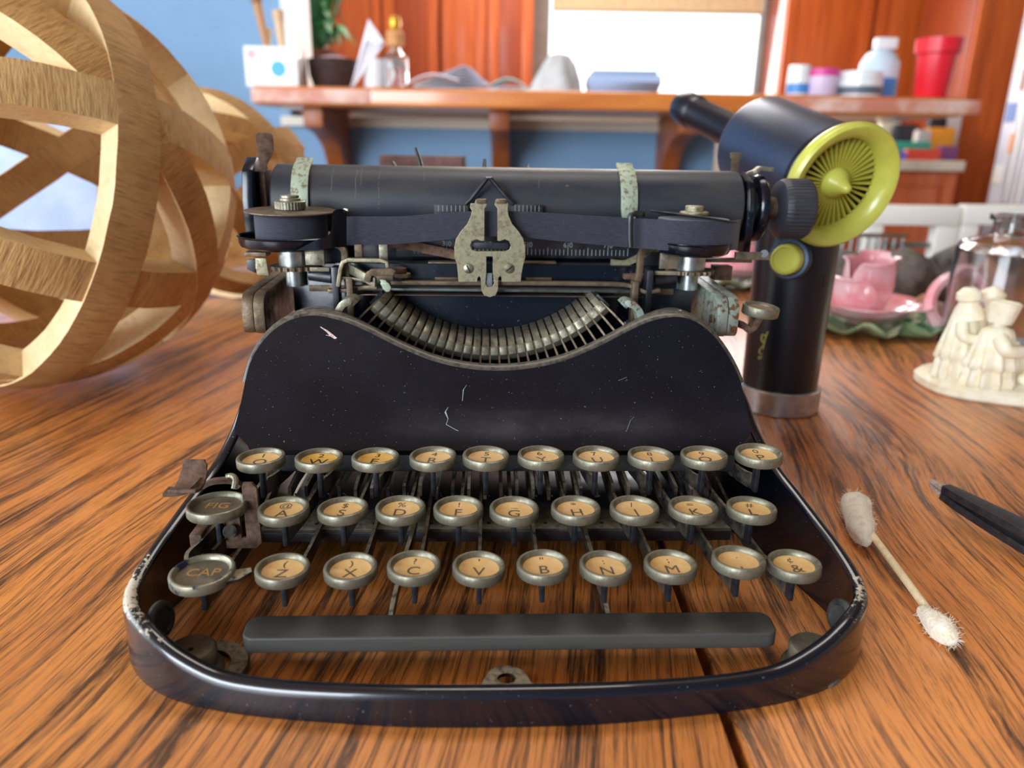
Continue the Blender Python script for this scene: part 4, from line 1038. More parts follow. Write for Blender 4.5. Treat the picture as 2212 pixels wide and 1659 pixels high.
# ================================================================== CERAMIC ROSES
M['pink'] = mat('glazed_pink_ceramic', (236,150,158), (240,206,212), 28, .38, .62, rough=.22, coat=.4)
M['leafg'] = mat('green_cream_glaze', (150,172,132), (70,122,88), 34, .40, .64, rough=.25, coat=.4, speck=((222,226,190), 60, .60, .7))
def petal(c, ang, r0, r1, h, curl, width, cup=False):
    b = []; n = 16; m_ = 12
    for i in range(m_+1):
        t = i/m_; row = []
        for j in range(n+1):
            s = j/n*2-1; a = ang+s*width*(.55+.45*math.sin(min(1, t*1.3)*math.pi/2))
            top = 1-(.46 if cup else .42)*abs(s)**2.2                       # rounded upper edge
            q = t*top
            rr = r0+(r1-r0)*math.sin(min(1, q*1.25)*math.pi/2)**.8 if not cup else r0+(r1-r0)*math.sin(math.pi*(.12+.68*q))
            zz = h*q
            if q > .7: rr += (q-.7)**1.4*curl*r1*2.0; zz -= (q-.7)**2*curl*h*2.0
            row.append(Vector((c.x+math.cos(a)*rr, c.y+math.sin(a)*rr, c.z+zz)))
        b.append(row)
    return b
def rose(label, c, s, seed, open_=1.0):
    R_ = thing('ceramic_rose', label, 'flower ornament', (c.x, c.y, 0))
    rnd = random.Random(seed)
    lf = []
    for i in range(9):
        t = i/8; row = []
        for j in range(61):
            a = j/60*2*math.pi; wav = 1+.13*math.sin(a*7+seed)+.05*math.sin(a*17)
            rr = (.015+.046*t*wav)*s*(1.02+.2*abs(math.cos(a)))
            row.append(Vector((rr*math.cos(a), rr*math.sin(a), .004+(.006*math.sin(a*9)*t+.011*t*t)*s)))
        lf.append(row)
    MB().grid(lf, (0,0,-.003)).build('leaf_dish', M['leafg'], R_, smooth=80)
    z0 = Vector((0,0,.009))
    for k in range(5): MB().grid(petal(z0, rad(72*k+20+seed*11), .010*s, .050*s*open_, .026*s, .9, .80), (0,0,.0016)).build('petal', M['pink'], R_, smooth=80)
    for an, r1, hh in ((-100, .026, .080), (-20, .025, .086), (60, .025, .090), (140, .026, .084), (205, .036, .060)):
        MB().grid(petal(z0, rad(an+(seed-1)*40), .006*s, r1*s, hh*s, 1.2, 1.0, True), (.0008,0,.0012)).build('petal', M['pink'], R_, smooth=80)
    for k in range(3): MB().grid(petal(z0, rad(120*k+30), .004*s, .019*s, .058*s, .2, 1.3, True), (.0008,0,.001)).build('petal', M['pink'], R_, smooth=80)
    return R_
rose('pink ceramic rose on a wavy green leaf dish right of the air duster', Vector((.350,.730,0)), .92, 1)
rose('pink ceramic rose on a pale leaf dish farther back, left of the air duster handle', Vector((.290,.985,0)), .95, 3)
# grey-brown bark bowl behind the rose
dp = at(2010, 650, .86)
DW = thing('driftwood', 'grey brown piece of driftwood lying behind the pink ceramic rose', 'driftwood', (dp.x, dp.y, 0))
M['drift'] = mat('weathered_grey_wood', (112,104,98), (64,58,54), 60, .38, .64, rough=.8, bump=.5, bscale=120)
P = smooth_path([(-.11,.02,.030),(-.05,0,.036),(.01,.01,.034),(.07,-.01,.036),(.13,.01,.026)], 5)
MB().tube(P, [.026+.006*math.sin(i*1.3) for i in range(len(P))], 16).build('driftwood_log', M['drift'], DW, smooth=60)
MB().tube(smooth_path([(.0,.0,.05),(.03,-.01,.068),(.05,-.02,.066)], 4), [.012]*4+[.009]*5, 10).build('driftwood_branch', M['drift'], DW, smooth=60)
# pink ring dish at its right
rp = at(2062, 668, .70)
RD = tag(MB().lathe([(.022,-.006),(.030,-.004),(.032,.002),(.028,.006),(.022,.004)], (0,0,0), (.1,-1,.25), 40, closed=True).build('ceramic_ring', M['pink']), 'pink glazed ceramic ring standing between the rose and the glass bottle', 'ornament')
RD.location = (rp.x, rp.y, .033)
# old book behind the typewriter
bp_ = at(930, 372, .86)
BK = thing('book', 'old pinkish brown book standing behind the typewriter platen', 'book', (bp_.x, bp_.y, 0))
bz = at(930, 336, .86).z
cov_ = mat('pinkish_brown_cloth_cover', (142,112,108), (112,84,80), 40, rough=.7)
MB().box(-.055,.036,-.012,-.009,0,bz).build('front_board', cov_, BK, bev=.001); MB().box(-.055,.036,.009,.012,0,bz).build('back_board', cov_, BK, bev=.001)
MB().box(.036,.039,-.012,.012,0,bz).build('spine', mat('dark_brown_spine', (84,58,50), rough=.7), BK, bev=.001); MB().box(-.052,.036,-.009,.009,.003,bz-.004).build('page_block', mat('page_edges', (206,190,160), rough=.8), BK)
# ================================================================== ROOM
FLZ = -.75
def S(name, b, m, bev=0): return struct(b.build(name, m, None, bev=bev))
M['bluewall'] = mat('blue_wall_paint', (122,160,196), (116,154,190), 3, rough=.6)
M['white_trim'] = mat('white_trim_paint', (226,228,228), rough=.45)
M['fl'] = mat('brown_floor', (116,80,54), (92,62,42), 6, stretch=(8,1,1), rough=.5)
S('floor', MB().box(-2.6, 2.9, -2.8, 4.9, FLZ-.05, FLZ), M['fl'])
S('ceiling', MB().box(-2.6, 2.9, -2.8, 4.9, 1.70, 1.75), mat('warm_wood_ceiling', (158,128,100), (134,104,78), 5, stretch=(1,8,1), rough=.6))
S('wall_rear', MB().box(-2.6, 2.9, -2.85, -2.8, FLZ, 1.70), M['bluewall'])
S('wall_right', MB().box(2.9, 2.95, -2.8, 4.9, FLZ, 1.70), mat('warm_beige_wall', (196,180,158), rough=.7))
S('wall_left', MB().box(-2.65, -2.6, 1.75, 2.42, FLZ, 1.70).box(-2.65, -2.6, -2.8, -1.6, FLZ, 1.70).box(-2.65, -2.6, -1.6, 1.75, 1.42, 1.70), M['bluewall'])
W2 = S('window_2', MB().box(-2.66, -2.58, -1.6, -1.53, FLZ, 1.42).box(-2.66, -2.58, 1.68, 1.75, FLZ, 1.42).box(-2.66, -2.58, .04, .12, FLZ, 1.42).box(-2.66, -2.58, -1.6, 1.75, 1.35, 1.42).box(-2.66, -2.58, -1.6, 1.75, FLZ, FLZ+.08), M['white_trim'])
for y0, y1 in ((-1.53, .04), (.12, 1.68)): MB().box(-2.625, -2.619, y0, y1, FLZ+.08, 1.35).build('pane', glass_pane('patio_glass', (1,1,1,1), .04, .0), W2)
# blue wall with the half wall below the bar
YW = 2.42
xe = at(622, 150, YW).x; xh = at(1545, 320, YW).x
zc = at(900, 256, YW).z
S('wall_back', MB().box(-2.6, xe, YW, YW+.12, FLZ, 1.70), M['bluewall'])
S('wall_half', MB().box(xe, xh, YW, YW+.12, FLZ, zc), M['bluewall'])
S('trim_1', MB().box(xe-.005, xe+.04, YW-.02, YW+.14, zc+.02, 1.70), M['white_trim'])
z2 = at(900, 276, YW-.03).z
S('trim_2', MB().box(at(612,260,YW).x, xh+.02, YW-.025, YW+.0, z2, zc), mat('cream_rail_paint', (222,214,196), rough=.5))
# far kitchen wall with the window opening
YK = 4.55
wx0, wx1 = at(1186,100,YK).x, at(1640,100,YK).x
wz0, wz1 = at(1400,235,YK).z, 1.40
kw = MB().box(-2.6, wx0, YK, YK+.05, FLZ, 1.7).box(wx1, 2.9, YK, YK+.05, FLZ, 1.7).box(wx0, wx1, YK, YK+.05, FLZ, wz0).box(wx0, wx1, YK, YK+.05, wz1, 1.7)
S('wall_kitchen', kw, mat('kitchen_wall_paint', (196,186,170), rough=.7))
cas = mat('grey_brown_window_casing', (134,122,114), (120,108,100), 8, rough=.5)
cw = .09
WF = S('window_1', MB().box(wx0-cw, wx0, YK-.025, YK+.03, wz0, wz1).box(wx1, wx1+cw, YK-.025, YK+.03, wz0, wz1).box(wx0-cw, wx1+cw, YK-.025, YK+.03, wz1, wz1+cw).box(wx0-cw, wx1+cw, YK-.06, YK+.03, wz0-.05, wz0), cas)
MB().box(wx0, wx1, YK+.02, YK+.026, wz0, wz1).build('pane', glass_pane('window_glass', (1,1,1,1), .04, .0), WF)
zb = at(1400, 26, YK-.04).z
BLD = thing('roller_blind', 'tan roller blind pulled a little way down at the kitchen window top', 'blind', ((wx0+wx1)/2, YK-.03, zb))
MB().box(-(wx1-wx0)/2+.01, (wx1-wx0)/2-.01, -.004, .004, .012, wz1-zb).build('blind_cloth', mat('tan_blind_cloth', (222,192,150), (206,176,136), 30, rough=.8), BLD)
MB().cyl((-(wx1-wx0)/2+.01,0,.006), ((wx1-wx0)/2-.01,0,.006), .010, n=12).build('hem_bar', mat('tan_hem', (186,158,122), rough=.7), BLD)
# upper cabinets
M['cab'] = mat('orange_stained_cabinet_wood', (206,98,34), (178,76,24), 7, .35, .65, rough=.4, stretch=(6,6,.5), coat=.08)
M['cab_dark'] = mat('red_brown_cabinet_wood', (170,72,26), (142,56,20), 7, .35, .65, rough=.4, stretch=(6,6,.5), coat=.08)
M['brass'] = mat('brass_knob', (190,150,80), rough=.3, metal=1)
def cabinet(x0, x1, yf, z0, z1, nd, label, depth=.32, group='kitchen cabinets', drawers=0):
    c = thing('cabinet', label, 'cabinet', ((x0+x1)/2, yf+depth/2, z0), 0)
    w_ = x1-x0; h_ = z1-z0; y0 = -depth/2
    MB().box(-w_/2, w_/2, y0+.02, depth/2, 0, h_).build('carcass', M['cab_dark'], c, bev=.002)
    dw = w_/nd
    for i in range(nd):
        a = -w_/2+dw*i+.006; b_ = a+dw-.012; 
        d = MB(); fw = .055
        d.box(a, a+fw, y0, y0+.02, .006, h_-.006).box(b_-fw, b_, y0, y0+.02, .006, h_-.006).box(a+fw, b_-fw, y0, y0+.02, .006, .006+fw).box(a+fw, b_-fw, y0, y0+.02, h_-.006-fw, h_-.006)
        do = d.build('door', M['cab'], c, bev=.003)
        MB().box(a+fw, b_-fw, y0+.008, y0+.018, .006+fw, h_-.006-fw).build('door_panel', M['cab_dark'] if i % 2 else M['cab'], do, bev=.004)
        MB().sphere((b_-.025 if i % 2 == 0 else a+.025, y0-.012, .10), .012, 14, 8).build('knob', M['brass'], do)
    return c
zu = at(900, 212, YK-.3).z; 
cabinet(at(705,100,YK-.32).x, at(948,100,YK-.32).x, YK-.32, zu-.1, 1.45, 2, 'orange wooden wall cabinet left of the window, behind the dark bowl')
cabinet(at(952,100,YK-.32).x, at(1152,100,YK-.32).x, YK-.32, zu-.1, 1.45, 2, 'orange wooden wall cabinet next to the left window casing')
cabinet(at(1690,100,YK-.32).x, at(1880,100,YK-.32).x, YK-.32, zu-.1, 1.45, 1, 'orange wooden wall cabinet next to the right window casing')
cabinet(at(1884,100,YK-.32).x, at(2110,100,YK-.32).x, YK-.32, zu-.1, 1.45, 1, 'orange wooden wall cabinet nearest the refrigerator')
# ---- bar top with brackets
YB = 2.02
bx0, bx1 = at(545, 200, YB).x, at(2085, 215, YB).x
zt_, zb_ = at(900, 190, YB).z, at(900, 232, YB).z
BAR = thing('bar_top', 'thick orange wooden bar top across the half wall, carrying kitchen clutter', 'bar counter', ((bx0+bx1)/2, YB+.28, zb_))
M['barwood'] = mat('orange_bar_wood', (216,134,58), (192,104,40), 5, .35, .65, rough=.3, stretch=(.6,5,5), coat=.5)
hw = (bx1-bx0)/2
MB().box(-hw, hw, -.28, .36, 0, zt_-zb_).build('slab', M['barwood'], BAR, bev=.008, seg=3)
M['bark'] = mat('pale_red_worn_edge', (196,124,100), (226,190,176), 9, .42, .62, rough=.5)
MB().box(-hw-.004, -hw+.30, -.284, -.27, .006, zt_-zb_-.006).build('worn_edge', M['bark'], BAR, bev=.004)
MB().box(.42, .95, -.284, -.27, .006, zt_-zb_-.006).build('worn_edge', M['bark'], BAR, bev=.004)
M['corbel'] = mat('orange_brown_bracket_wood', (168,92,42), (134,66,28), 9, rough=.4)
for px in (702, 1080, 1468):
    x = at(px, 300, 2.2).x-(bx0+bx1)/2
    poly = [(-.22,0),(.118,0),(.118,-.34),(.07,-.34),(.055,-.25),(.03,-.17),(-.03,-.10),(-.12,-.065),(-.22,-.05)]
    MB().prism([(x-.026, y, z) for y, z in poly], (.052,0,0)).build('bracket', M['corbel'], BAR, bev=.004)
# ---- clutter on the bar
BT = zt_
def spot(px, Y): return at(px, 200, Y).x
def px2m(n, Y): return n/FPX*Y*1.03
M['ceram'] = mat('white_glazed', (232,236,240), rough=.25, coat=.3)
M['paperw'] = mat('white_paper', (242,242,250), (226,228,242), 8, rough=.8)
Yc = 2.12
# brush holder
x = spot(602, Yc); H_ = px2m(72, Yc); R_ = px2m(50, Yc)
BH = thing('brush_holder', 'white square holder with a blue dot holding wooden brushes at the bar left end', 'holder', (x, Yc, BT))
MB().box(-R_,R_,-R_*.7,-R_*.7+.006,0,H_).box(-R_,R_,R_*.7-.006,R_*.7,0,H_).box(-R_,-R_+.006,-R_*.7+.006,R_*.7-.006,0,H_).box(R_-.006,R_,-R_*.7+.006,R_*.7-.006,0,H_).box(-R_+.006,R_-.006,-R_*.7+.006,R_*.7-.006,0,.008).build('holder_body', M['ceram'], BH, bev=.002)
MB().cyl((.018,-R_*.7-.001,H_*.45), (.018,-R_*.7+.002,H_*.45), .020, n=24).build('blue_dot', mat('sky_blue_print', (70,170,214), rough=.5), BH)
MB().cyl((-R_*.72,-R_*.7-.001,H_*.8), (-R_*.72,-R_*.7+.002,H_*.8), .012, n=20).build('pink_dot', mat('pink_print', (230,170,176), rough=.5), BH)
for k, (dx, lean, hh, nm) in enumerate(((-.005,-.16,.19,'wooden brush leaning left, tallest in the white square holder'), (.022,-.05,.15,'tan wooden brush standing upright in the white square holder'), (-.03,.05,.115,'short cream brush at the left of the white square holder'))):
    b = MB(); b.tube([(0,0,0),(lean*hh*.5,0,hh*.5),(lean*hh,0,hh)], [.006,.008,.012], 10)
    B_ = thing('brush', nm, 'brush', (x+dx, Yc+(k-1)*.012, BT+.012)); b.build('handle', mat('brush_wood_%d' % k, ((190,140,96),(222,188,146),(236,220,190))[k], rough=.6), B_)
    b = MB(); b.tube([(lean*hh,0,hh),(lean*hh*1.18,0,hh*1.18)], [.013,.015], 10); b.build('brush_head', mat('brush_head_%d' % k, ((150,100,70),(214,180,140),(230,214,190))[k], rough=.8), B_)
# plant hanging behind the trim
pxc = spot(688, 2.98)
PLT = thing('potted_plant', 'green leafy plant in the corner behind the bar left end', 'plant', (pxc, 2.98, BT+.0))
M['leaf'] = mat('green_leaf', (66,140,76), (40,104,60), 30, rough=.5); M['pot'] = mat('clay_brown_pot', (130,80,56), rough=.7)
PLT.location.z = .38
MB().lathe([(.001,0),(.055,0),(.075,.12),(.078,.13),(.066,.13),(.06,.11),(.001,.1)], n=28, caps=False).build('pot', M['pot'], PLT)
rnd = random.Random(4)
for k in range(80):
    a = rnd.uniform(0,6.28); rr = rnd.uniform(.02,.14); z0 = .13; z1 = rnd.uniform(.17,.46)
    e = Vector((math.cos(a)*rr, math.sin(a)*rr*.8, z1)); s = Vector((math.cos(a)*.02, math.sin(a)*.02, z0)); md = (s+e)/2+Vector((math.cos(a)*.02,0,.05))
    P = smooth_path([s, md, e, e+Vector((math.cos(a)*.02,math.sin(a)*.02,-.03))], 3)
    MB().strip(P, (-math.sin(a),math.cos(a),.1), [.006,.010,.018,.026,.032,.034,.032,.024,.014,.004], .001).build('leaf', M['leaf'], PLT, smooth=80)
# shelf that carries the plant
PS = tag(MB().box(-.14,.14,-.10,.10,-.02,0).build('plant_shelf', M['corbel'], None, bev=.003), 'small brown wall shelf holding the green plant', 'shelf'); PS.location = (pxc, 2.98, .38)
for x0 in (-.10, .07): MB().box(x0, x0+.03, -.1, .1, -1.13, -.02).build('shelf_support', M['corbel'], PS)
# dark basket
x = spot(716, 2.16); hh = px2m(58, 2.16)
BKT = thing('basket', 'dark brown open bowl on the bar right of the brush holder', 'bowl', (x, 2.2, BT))
MB().lathe([(.001,0),(.052,0),(.066,hh*.5),(.069,hh),(.061,hh),(.059,hh*.5),(.047,.008),(.001,.008)], n=36, caps=False).build('bowl_body', mat('dark_brown_wicker', (62,34,28), (34,22,20), 60, rough=.7, bump=.5, bscale=200), BKT)
MB().sphere((0,0,hh*.92), .052, 20, 10, (1,1,.35)).build('folded_cloth', mat('mauve_cloth', (176,150,156), rough=.9), BKT)
# white card leaning, cup, corked bottle
x = spot(784, 2.1)
CD = thing('greeting_card', 'white folded card leaning against the white cup on the bar', 'card', (x, 2.1, BT))
h1 = px2m(128, 2.1)
MB().prism([(-.035,.0,0),(-.033,.0,0),(.018,.02,h1),(.056,.02,h1*.70),(.04,.015,h1*.62),(.012,.012,h1*.70)], (0,.002,0)).build('card_leaf', M['paperw'], CD)
MB().prism([(-.031,.006,0),(.058,.03,h1*.68),(.018,.022,h1*.98)], (0,.0015,0)).build('card_leaf', M['paperw'], CD)
x = spot(806, 2.12); hh = px2m(58, 2.12)
CP = thing('cup', 'white straight cup beside the corked glass bottle on the bar', 'cup', (x, 2.15, BT))
MB().lathe([(.001,0),(.026,0),(.028,.004),(.029,hh),(.026,hh),(.025,.006),(.001,.006)], n=32, caps=False).build('cup_body', M['ceram'], CP)
MB().tube(smooth_path([(.028,0,hh*.8),(.046,0,hh*.7),(.046,0,hh*.4),(.028,0,hh*.25)], 4), .004, 8).build('cup_handle', M['ceram'], CP)
x = spot(857, 2.12); hb = px2m(66, 2.12); ht = px2m(134, 2.12)
BO = thing('corked_bottle', 'small clear glass bottle with a tan and gold stopper on the bar', 'bottle', (x, 2.12, BT))
MB().lathe([(.001,0),(.030,0),(.032,.004),(.032,hb-.012),(.024,hb),(.014,hb+.006),(.013,hb+.014),(.010,hb+.014),(.011,hb+.004),(.028,hb-.012),(.029,.006),(.001,.005)], n=36, caps=False).build('bottle_glass', gl, BO)
MB().lathe([(.001,hb+.004),(.0095,hb+.004),(.0095,hb+.016),(.022,hb+.018),(.023,hb+.05),(.017,hb+.056),(.001,hb+.057)], n=28, caps=False).build('stopper', mat('tan_cork', (216,160,104), (190,130,80), 60, rough=.8), BO)
MB().lathe([(.001,hb+.057),(.012,hb+.058),(.017,hb+.072),(.013,ht-.004),(.001,ht)], n=24, caps=False).build('gold_cap', mat('gold_cap', (220,160,50), rough=.3, metal=.6), BO)
# heaps of paper: separate sheets
rnd = random.Random(11)
def sheet(name, label, px, Y, z, w_, d_, rz, tilt, arch, m, group=None, dz=0):
    b = []; n = 14
    for i in range(n+1):
        u = i/n*2-1; row = []
        for j in range(5):
            v = j/4*2-1; row.append(Vector((u*w_/2, v*d_/2, arch*(1-u*u)**1.3+.002*v*v+tilt*(u+1)*.5)))
        b.append(row)
    o = tag(MB().grid(b, (0,0,.003)).build(name, m, None, smooth=80), label, 'paper', group); o.location = (spot(px, Y), Y, z); o.rotation_euler = (0,0,rz); return o
sheet('paper_sheet', 'white envelope lying flat under the arched sheet on the bar', 950, 2.19, BT+.001, .24, .13, .03, 0, .004, M['paperw'])
MZ = thing('magazine', 'open white magazine with fanned pages on the paper heap left of the window', 'magazine', (spot(982, 2.19), 2.19, BT+.008))
for k in range(7):
    pg = []
    for i in range(13):
        u = i/12; row = []
        ang = rad(3+k*2.9); 
        x_ = -.105+.20*u*math.cos(ang); z_ = .20*u*math.sin(ang)-.055*max(0, u-.72)**1.3*k*.9+.001*k
        for j in range(5): v = j/4*2-1; row.append(Vector((x_, v*.058, max(.0005*k, z_)+.002*v*v)))
        pg.append(row)
    MB().grid(pg, (0,0,.0012)).build('page', M['paperw'], MZ, smooth=80)
sheet('paper_sheet', 'curled white sheet in front at the left of the paper heap', 930, 2.085, BT+.001, .15, .05, .05, .020, .022, M['paperw'])
sheet('paper_sheet', 'pale blue sheet lying at the right side of the paper heap', 1105, 2.16, BT+.001, .13, .12, -.05, 0, .008, mat('pale_blue_paper', (196,208,226), rough=.8))
sheet('paper_sheet', 'pale green curled leaflet on the pale blue sheet at the paper heap right end', 1102, 2.16, BT+.014, .10, .09, -.1, -.004, .020, mat('pale_green_paper', (178,206,196), rough=.8))
# grey cloth, blue tray
x = spot(1205, 2.12)
CL = MB().lathe([(.001,0),(.066,0),(.070,.008),(.060,.035),(.046,.070),(.027,.095),(.001,.102)], n=48, caps=False, wob=lambda u, h: 1+.10*math.sin(u*19+h*40)+.05*math.sin(u*44)).build('crumpled_cloth', mat('pale_grey_cloth', (206,206,204), (186,186,188), 20, rough=.9), None, smooth=80)
tag(CL, 'crumpled pale grey cloth heaped on the bar below the window left edge', 'cloth'); CL.location = (x, 2.14, BT)
x = spot(1345, 2.12); hh = px2m(42, 2.12)
TRY = thing('food_container', 'low pale blue lidded container on the bar in front of the window', 'container', (x, 2.14, BT))
tb_ = MB().lathe([(.001,0),(.90,0),(1,hh*.5),(.97,hh*.8),(.001,hh*.8)], n=4, caps=False).build('container_body', mat('pale_blue_plastic', (168,190,226), rough=.4), TRY, bev=0)
tb_.data.transform(Matrix.Diagonal((.135,.085,1,1)) @ Matrix.Rotation(rad(45), 4, 'Z'))
MB().box(-.085,.085,-.055,.055,hh*.8,hh).build('container_lid', mat('grey_blue_plastic', (150,168,200), rough=.4), TRY, bev=.004)
# right group
def jar(px, w_px, h_px, m, lid, label, band=None, Y=2.12):
    r_ = px2m(w_px, Y)/2; h_ = px2m(h_px, Y); j = thing('jar', label, 'jar', (spot(px, Y), Y, BT))
    MB().lathe([(.001,0),(r_*.94,0),(r_,.004),(r_,h_*.72),(r_*.9,h_*.76),(.001,h_*.76)], n=36, caps=False).build('jar_body', m, j)
    MB().lathe([(.001,h_*.74),(r_*.97,h_*.74),(r_*.97,h_*.97),(r_*.9,h_),(.001,h_)], n=36, caps=False).build('jar_lid', lid, j)
    if band: MB().lathe([(r_*1.0,h_*.12),(r_*1.015,h_*.12),(r_*1.015,h_*.42),(r_*1.0,h_*.42)], n=36, closed=True).build('label_band', band, j)
blue = mat('mid_blue_print', (70,140,214), rough=.4); pinkm = mat('magenta_plastic', (216,66,150), rough=.4); lav = mat('lavender_white', (214,196,226), rough=.4)
jar(1722, 42, 58, M['ceram'], M['ceram'], 'small white jar with a blue band, leftmost of the jars right of the window', blue)
jar(1772, 62, 52, lav, pinkm, 'lavender jar with a magenta lid on the bar')
jar(1852, 86, 48, M['ceram'], M['ceram'], 'wide white tub with a grey mark beside the spray bottle', mat('slate_print', (90,100,116), rough=.5))
x = spot(1935, 2.12); 
SPR = thing('spray_bottle', 'white spray bottle with a blue lower half beside the red box', 'spray bottle', (x, 2.24, BT))
h_ = px2m(122, 2.12); r_ = px2m(38, 2.12)
lb = mat('pale_blue_bottle_plastic', (196,222,238), rough=.35)
MB().lathe([(.001,0),(r_,0),(r_,h_*.36),(.001,h_*.36)], n=36, caps=False).build('blue_label', blue, SPR)
MB().lathe([(.001,h_*.36),(r_,h_*.36),(r_*.98,h_*.6),(r_*.7,h_*.76),(r_*.34,h_*.82),(.001,h_*.82)], n=36, caps=False).build('bottle_body', lb, SPR)
MB().box(-r_*.4, r_*.7, -.014, .014, h_*.82, h_).build('spray_head', M['ceram'], SPR, bev=.005)
x = spot(1988, 2.12); h_ = px2m(104, 2.12); w_ = px2m(38, 2.12)
RB = thing('red_cup', 'tall red plastic tumbler with a wide rim beside the spray bottle', 'tumbler', (x+.005, 2.075, BT))
redm = mat('red_plastic', (226,30,48), rough=.35)
MB().lathe([(.001,0),(w_*.68,0),(w_*.74,.005),(w_*.9,h_*.74),(w_*1.04,h_*.76),(w_*1.08,h_),(w_*1.0,h_),(w_*.92,h_*.78),(w_*.64,.008),(.001,.008)], n=40, caps=False).build('tumbler_body', redm, RB)
# ---- base cabinet and worktop seen under the bar at the right
YD = 3.1
dx0, dx1 = at(1700, 400, YD).x, at(2068, 400, YD).x
zc_ = at(1980, 346, YD).z
cabinet(dx0, at(1905,400,YD).x, YD, FLZ+.08, zc_-.04, 1, 'orange wooden base cabinet under the worktop, left one', .55)
cabinet(at(1908,400,YD).x, dx1, YD, FLZ+.08, zc_-.04, 1, 'orange wooden base cabinet under the worktop, right one', .55)
WT = tag(MB().box(dx0-.02, dx1, YD-.03, YD+.58, zc_-.04, zc_).build('worktop', mat('cream_laminate', (226,206,180), (206,184,158), 12, rough=.4), None, bev=.005), 'cream kitchen worktop crowded with packets under the bar', 'worktop')
pk = [(1905,262,1935,345,(206,196,176),'cream carton'),(1938,268,1978,325,(40,40,48),'black packet'),(1985,280,2005,330,(190,180,176),'grey packet'),(2012,252,2040,300,(34,34,40),'small black tin'),
      (2008,275,2062,302,(232,150,20),'orange packet'),(1930,305,2010,326,(52,160,136),'teal tray'),(1962,322,2030,346,(206,64,40),'red orange packet'),(2034,315,2066,346,(120,60,110),'purple packet'),(1925,326,1958,346,(110,100,190),'violet packet'),(2035,240,2075,275,(224,214,206),'white carton')]
for i, (x0, y0, x1, y1, c, nm) in enumerate(sorted(pk, key=lambda q: -q[1])):
    Yp = YD+.03+.05*i
    a, b_ = at(x0, y0, Yp), at(x1, y1, Yp)
    bottom = zc_
    o = thing('packet', nm+' on the cream worktop under the bar', 'packet', ((a.x+b_.x)/2, Yp+.02, bottom))
    hh = max(.03, a.z-bottom); ww = abs(b_.x-a.x)/2
    m = mat('packet_colour_%d' % i, c, rough=.5)
    MB().box(-ww, ww, -.02, .02, 0, hh*.94).build('packet_body', m, o, bev=.003)
    MB().box(-ww*.98, ww*.98, -.012, .012, hh*.94, hh).build('packet_flap', m, o, bev=.002)
cabinet(2.03, 2.5, 3.62, FLZ+.08, 1.4, 1, 'tall orange wooden pantry cabinet right beside the refrigerator', .5)
# ---- refrigerator at the right, its doors facing left
FR = thing('refrigerator', 'white and silver refrigerator with tall bar handles at the right edge', 'refrigerator', (2.36, 2.78, FLZ), rad(-90))
M['fridge'] = mat('white_silver_enamel', (222,222,232), (206,208,220), 4, rough=.3, coat=.3)
fz = 1.56
# local -y is the door side (faces left), local x runs towards the camera
MB().box(-.45,.45,-.30,.36,.02,fz).build('body', mat('grey_side_enamel', (176,172,178), rough=.4), FR, bev=.01)
MB().box(-.45,-.203,-.37,-.305,.45,fz-.005).build('freezer_door', M['fridge'], FR, bev=.012)
MB().box(-.197,.45,-.37,-.305,.45,fz-.005).build('fridge_door', M['fridge'], FR, bev=.012)
MB().box(-.45,.45,-.37,-.305,.06,.44).build('bottom_drawer', M['fridge'], FR, bev=.012)
M['handle'] = mat('brushed_handle', (206,196,190), rough=.3, metal=.8)
for dx in (-.24, -.16):
    MB().tube([(dx,-.37,.70),(dx,-.42,.69),(dx,-.425,.77),(dx,-.425,1.30),(dx,-.42,1.40),(dx,-.37,1.39)], .013, 12).build('handle', M['handle'], FR)
for k, (dx, z, c, s) in enumerate(((-.40,1.34,(214,206,196),.035),(-.34,1.22,(150,110,90),.035),(-.40,1.10,(120,140,190),.03),(-.34,.98,(226,150,90),.03),(-.40,.86,(230,226,220),.03))):
    o = tag(MB().box(dx-s,dx+s,-.374,-.371,z-s*1.2,z+s*1.2).build('magnet_note', mat('note_%d' % k, c, rough=.7), None), ('cream note', 'brown photo print', 'blue note', 'orange note', 'white slip')[k]+' stuck on the narrow refrigerator door', 'note')
    o.location = FR.location; o.rotation_euler = FR.rotation_euler
TWL = []
for i in range(13):
    t = i/12; row = []
    for j in range(13):
        u = j/12*2-1; row.append(Vector((-.012*math.cos(j*1.4)*(.4+t*.6), u*(.10+.03*t), -.34*t)))
    TWL.append(row)
T_ = tag(MB().grid(TWL, (.006,0,0)).build('towel', mat('sky_blue_towel', (150,206,236), (132,190,226), 40, rough=.95), None, smooth=80), 'sky blue towel hanging on the refrigerator front at the right edge', 'towel'); T_.location = (1.965, 2.68, .60)
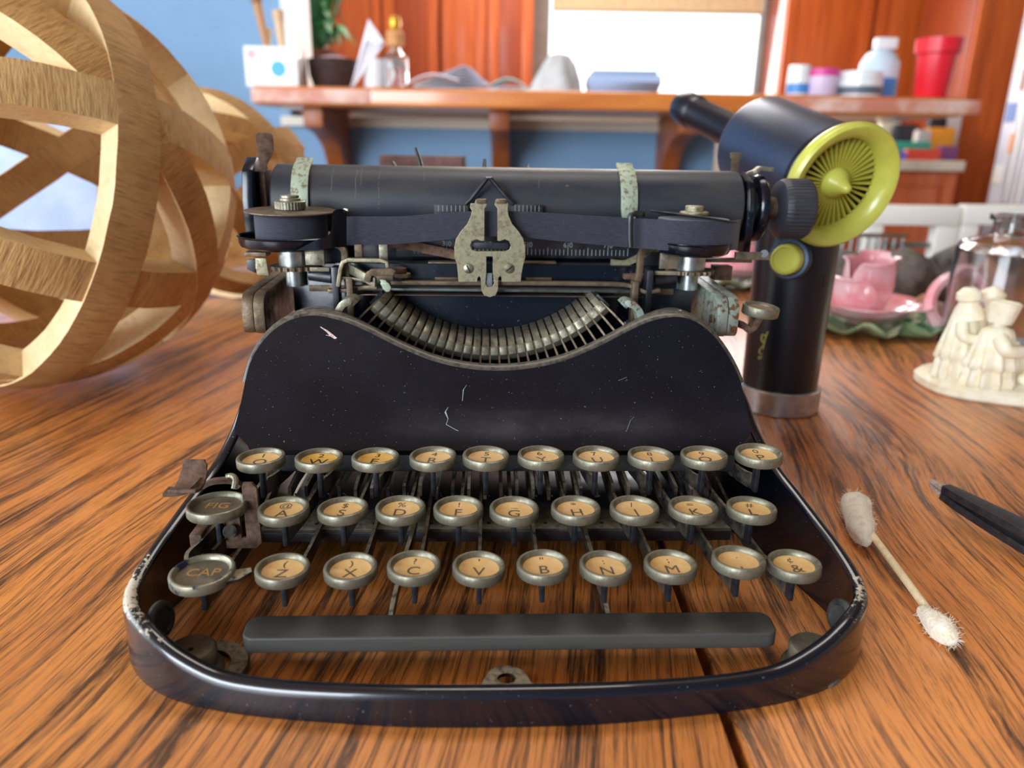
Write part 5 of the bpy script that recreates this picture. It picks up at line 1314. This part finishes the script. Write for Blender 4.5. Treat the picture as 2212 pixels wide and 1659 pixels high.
# ---- white frame gate behind the roses
YG = 1.45
def gate(x0, x1, label, bars):
    a = at(x0, 441, YG); b_ = at(x1, 441, YG); zt = at((x0+x1)/2, 443, YG).z
    g = thing('white_frame_panel', label, 'frame panel', ((a.x+b_.x)/2, YG, FLZ)); w_ = (b_.x-a.x)/2; h_ = zt-FLZ; s_ = px2m(40, YG)
    wm = mat('white_painted_wood', (236,232,224), rough=.4) if 'wpaint' not in M else M['wpaint']; M['wpaint'] = wm
    MB().box(-w_, w_, -.015, .015, h_-s_, h_).build('top_rail', wm, g, bev=.004); MB().box(-w_, w_, -.015, .015, .05, .05+s_).build('bottom_rail', wm, g, bev=.004)
    MB().box(-w_, -w_+s_*.9, -.015, .015, 0, h_-s_).build('stile', wm, g, bev=.004); MB().box(w_-s_*1.1, w_, -.015, .015, 0, h_-s_).build('stile', wm, g, bev=.004)
    zz = at(x0, 527, YG).z-FLZ
    for k in range(bars): MB().cyl((-w_+s_*.8,0,zz-k*.11), (w_-s_,0,zz-k*.11), .006, n=10).build('cross_wire', M['bright_steel'], g)
gate(1872, 2072, 'white painted open frame panel with thin cross wires behind the pink rose', 4)
gate(2078, 2290, 'white painted open frame panel behind the glass bottle, at the right edge', 4)
# grey wire rack between air duster and gate
wr = at(1850, 600, 1.12)
RK = thing('wire_rack', 'small grey wire rack on the table behind the air duster', 'rack', (wr.x, 1.1, 0))
wz = at(1850, 508, 1.1).z
for k in range(9): MB().cyl((-.05+k*.0125,0,.004), (-.05+k*.0125,0,wz), .0022, n=6).build('upright_wire', M['bright_steel'], RK)
for z in (.006, wz*.5, wz): MB().cyl((-.055,0,z), (.055,0,z), .003, n=8).build('cross_wire', M['bright_steel'], RK)
MB().box(-.055,.055,-.03,.03,0,.004).build('rack_base', M['silver'], RK)
# dark chest behind the big ball at the far left
CH = thing('dark_chest', 'dark reddish brown wooden chest against the blue wall behind the wooden ball', 'chest', (-1.75, 2.1, FLZ))
chm = mat('dark_red_brown_wood', (74,36,28), (54,26,20), 8, rough=.5, stretch=(1,1,5))
MB().box(-.55,.55,-.28,.28,.05,1.05).build('chest_body', chm, CH, bev=.006); MB().box(-.58,.58,-.30,.30,1.05,1.09).build('chest_top', chm, CH, bev=.006)
for sx in (-.5,.5):
    for sy in (-.24,.24): MB().box(sx-.03,sx+.03,sy-.03,sy+.03,0,.05).build('foot', chm, CH)
for sx in (-.27,.27):
    d = MB().box(sx-.25,sx+.25,-.292,-.28,.1,1.0).build('door', chm, CH, bev=.004); MB().sphere((sx*.2,-.30,.55), .015, 12, 8).build('knob', M['brass'], d)

# repeats share a group
GROUPS = {'cabinet': 'kitchen cabinets', 'brush': 'brushes in the white holder', 'jar': 'jars on the bar', 'packet': 'packets on the worktop', 'magnet_note': 'notes on the refrigerator',
          'paper_sheet': 'papers heaped on the bar', 'white_frame_panel': 'white frame panels', 'ceramic_rose': 'ceramic roses', 'wooden_ball': 'wooden ring balls'}
for o in col.objects:
    k = o.name.split('.')[0]
    if o.parent is None and k in GROUPS: o['group'] = GROUPS[k]
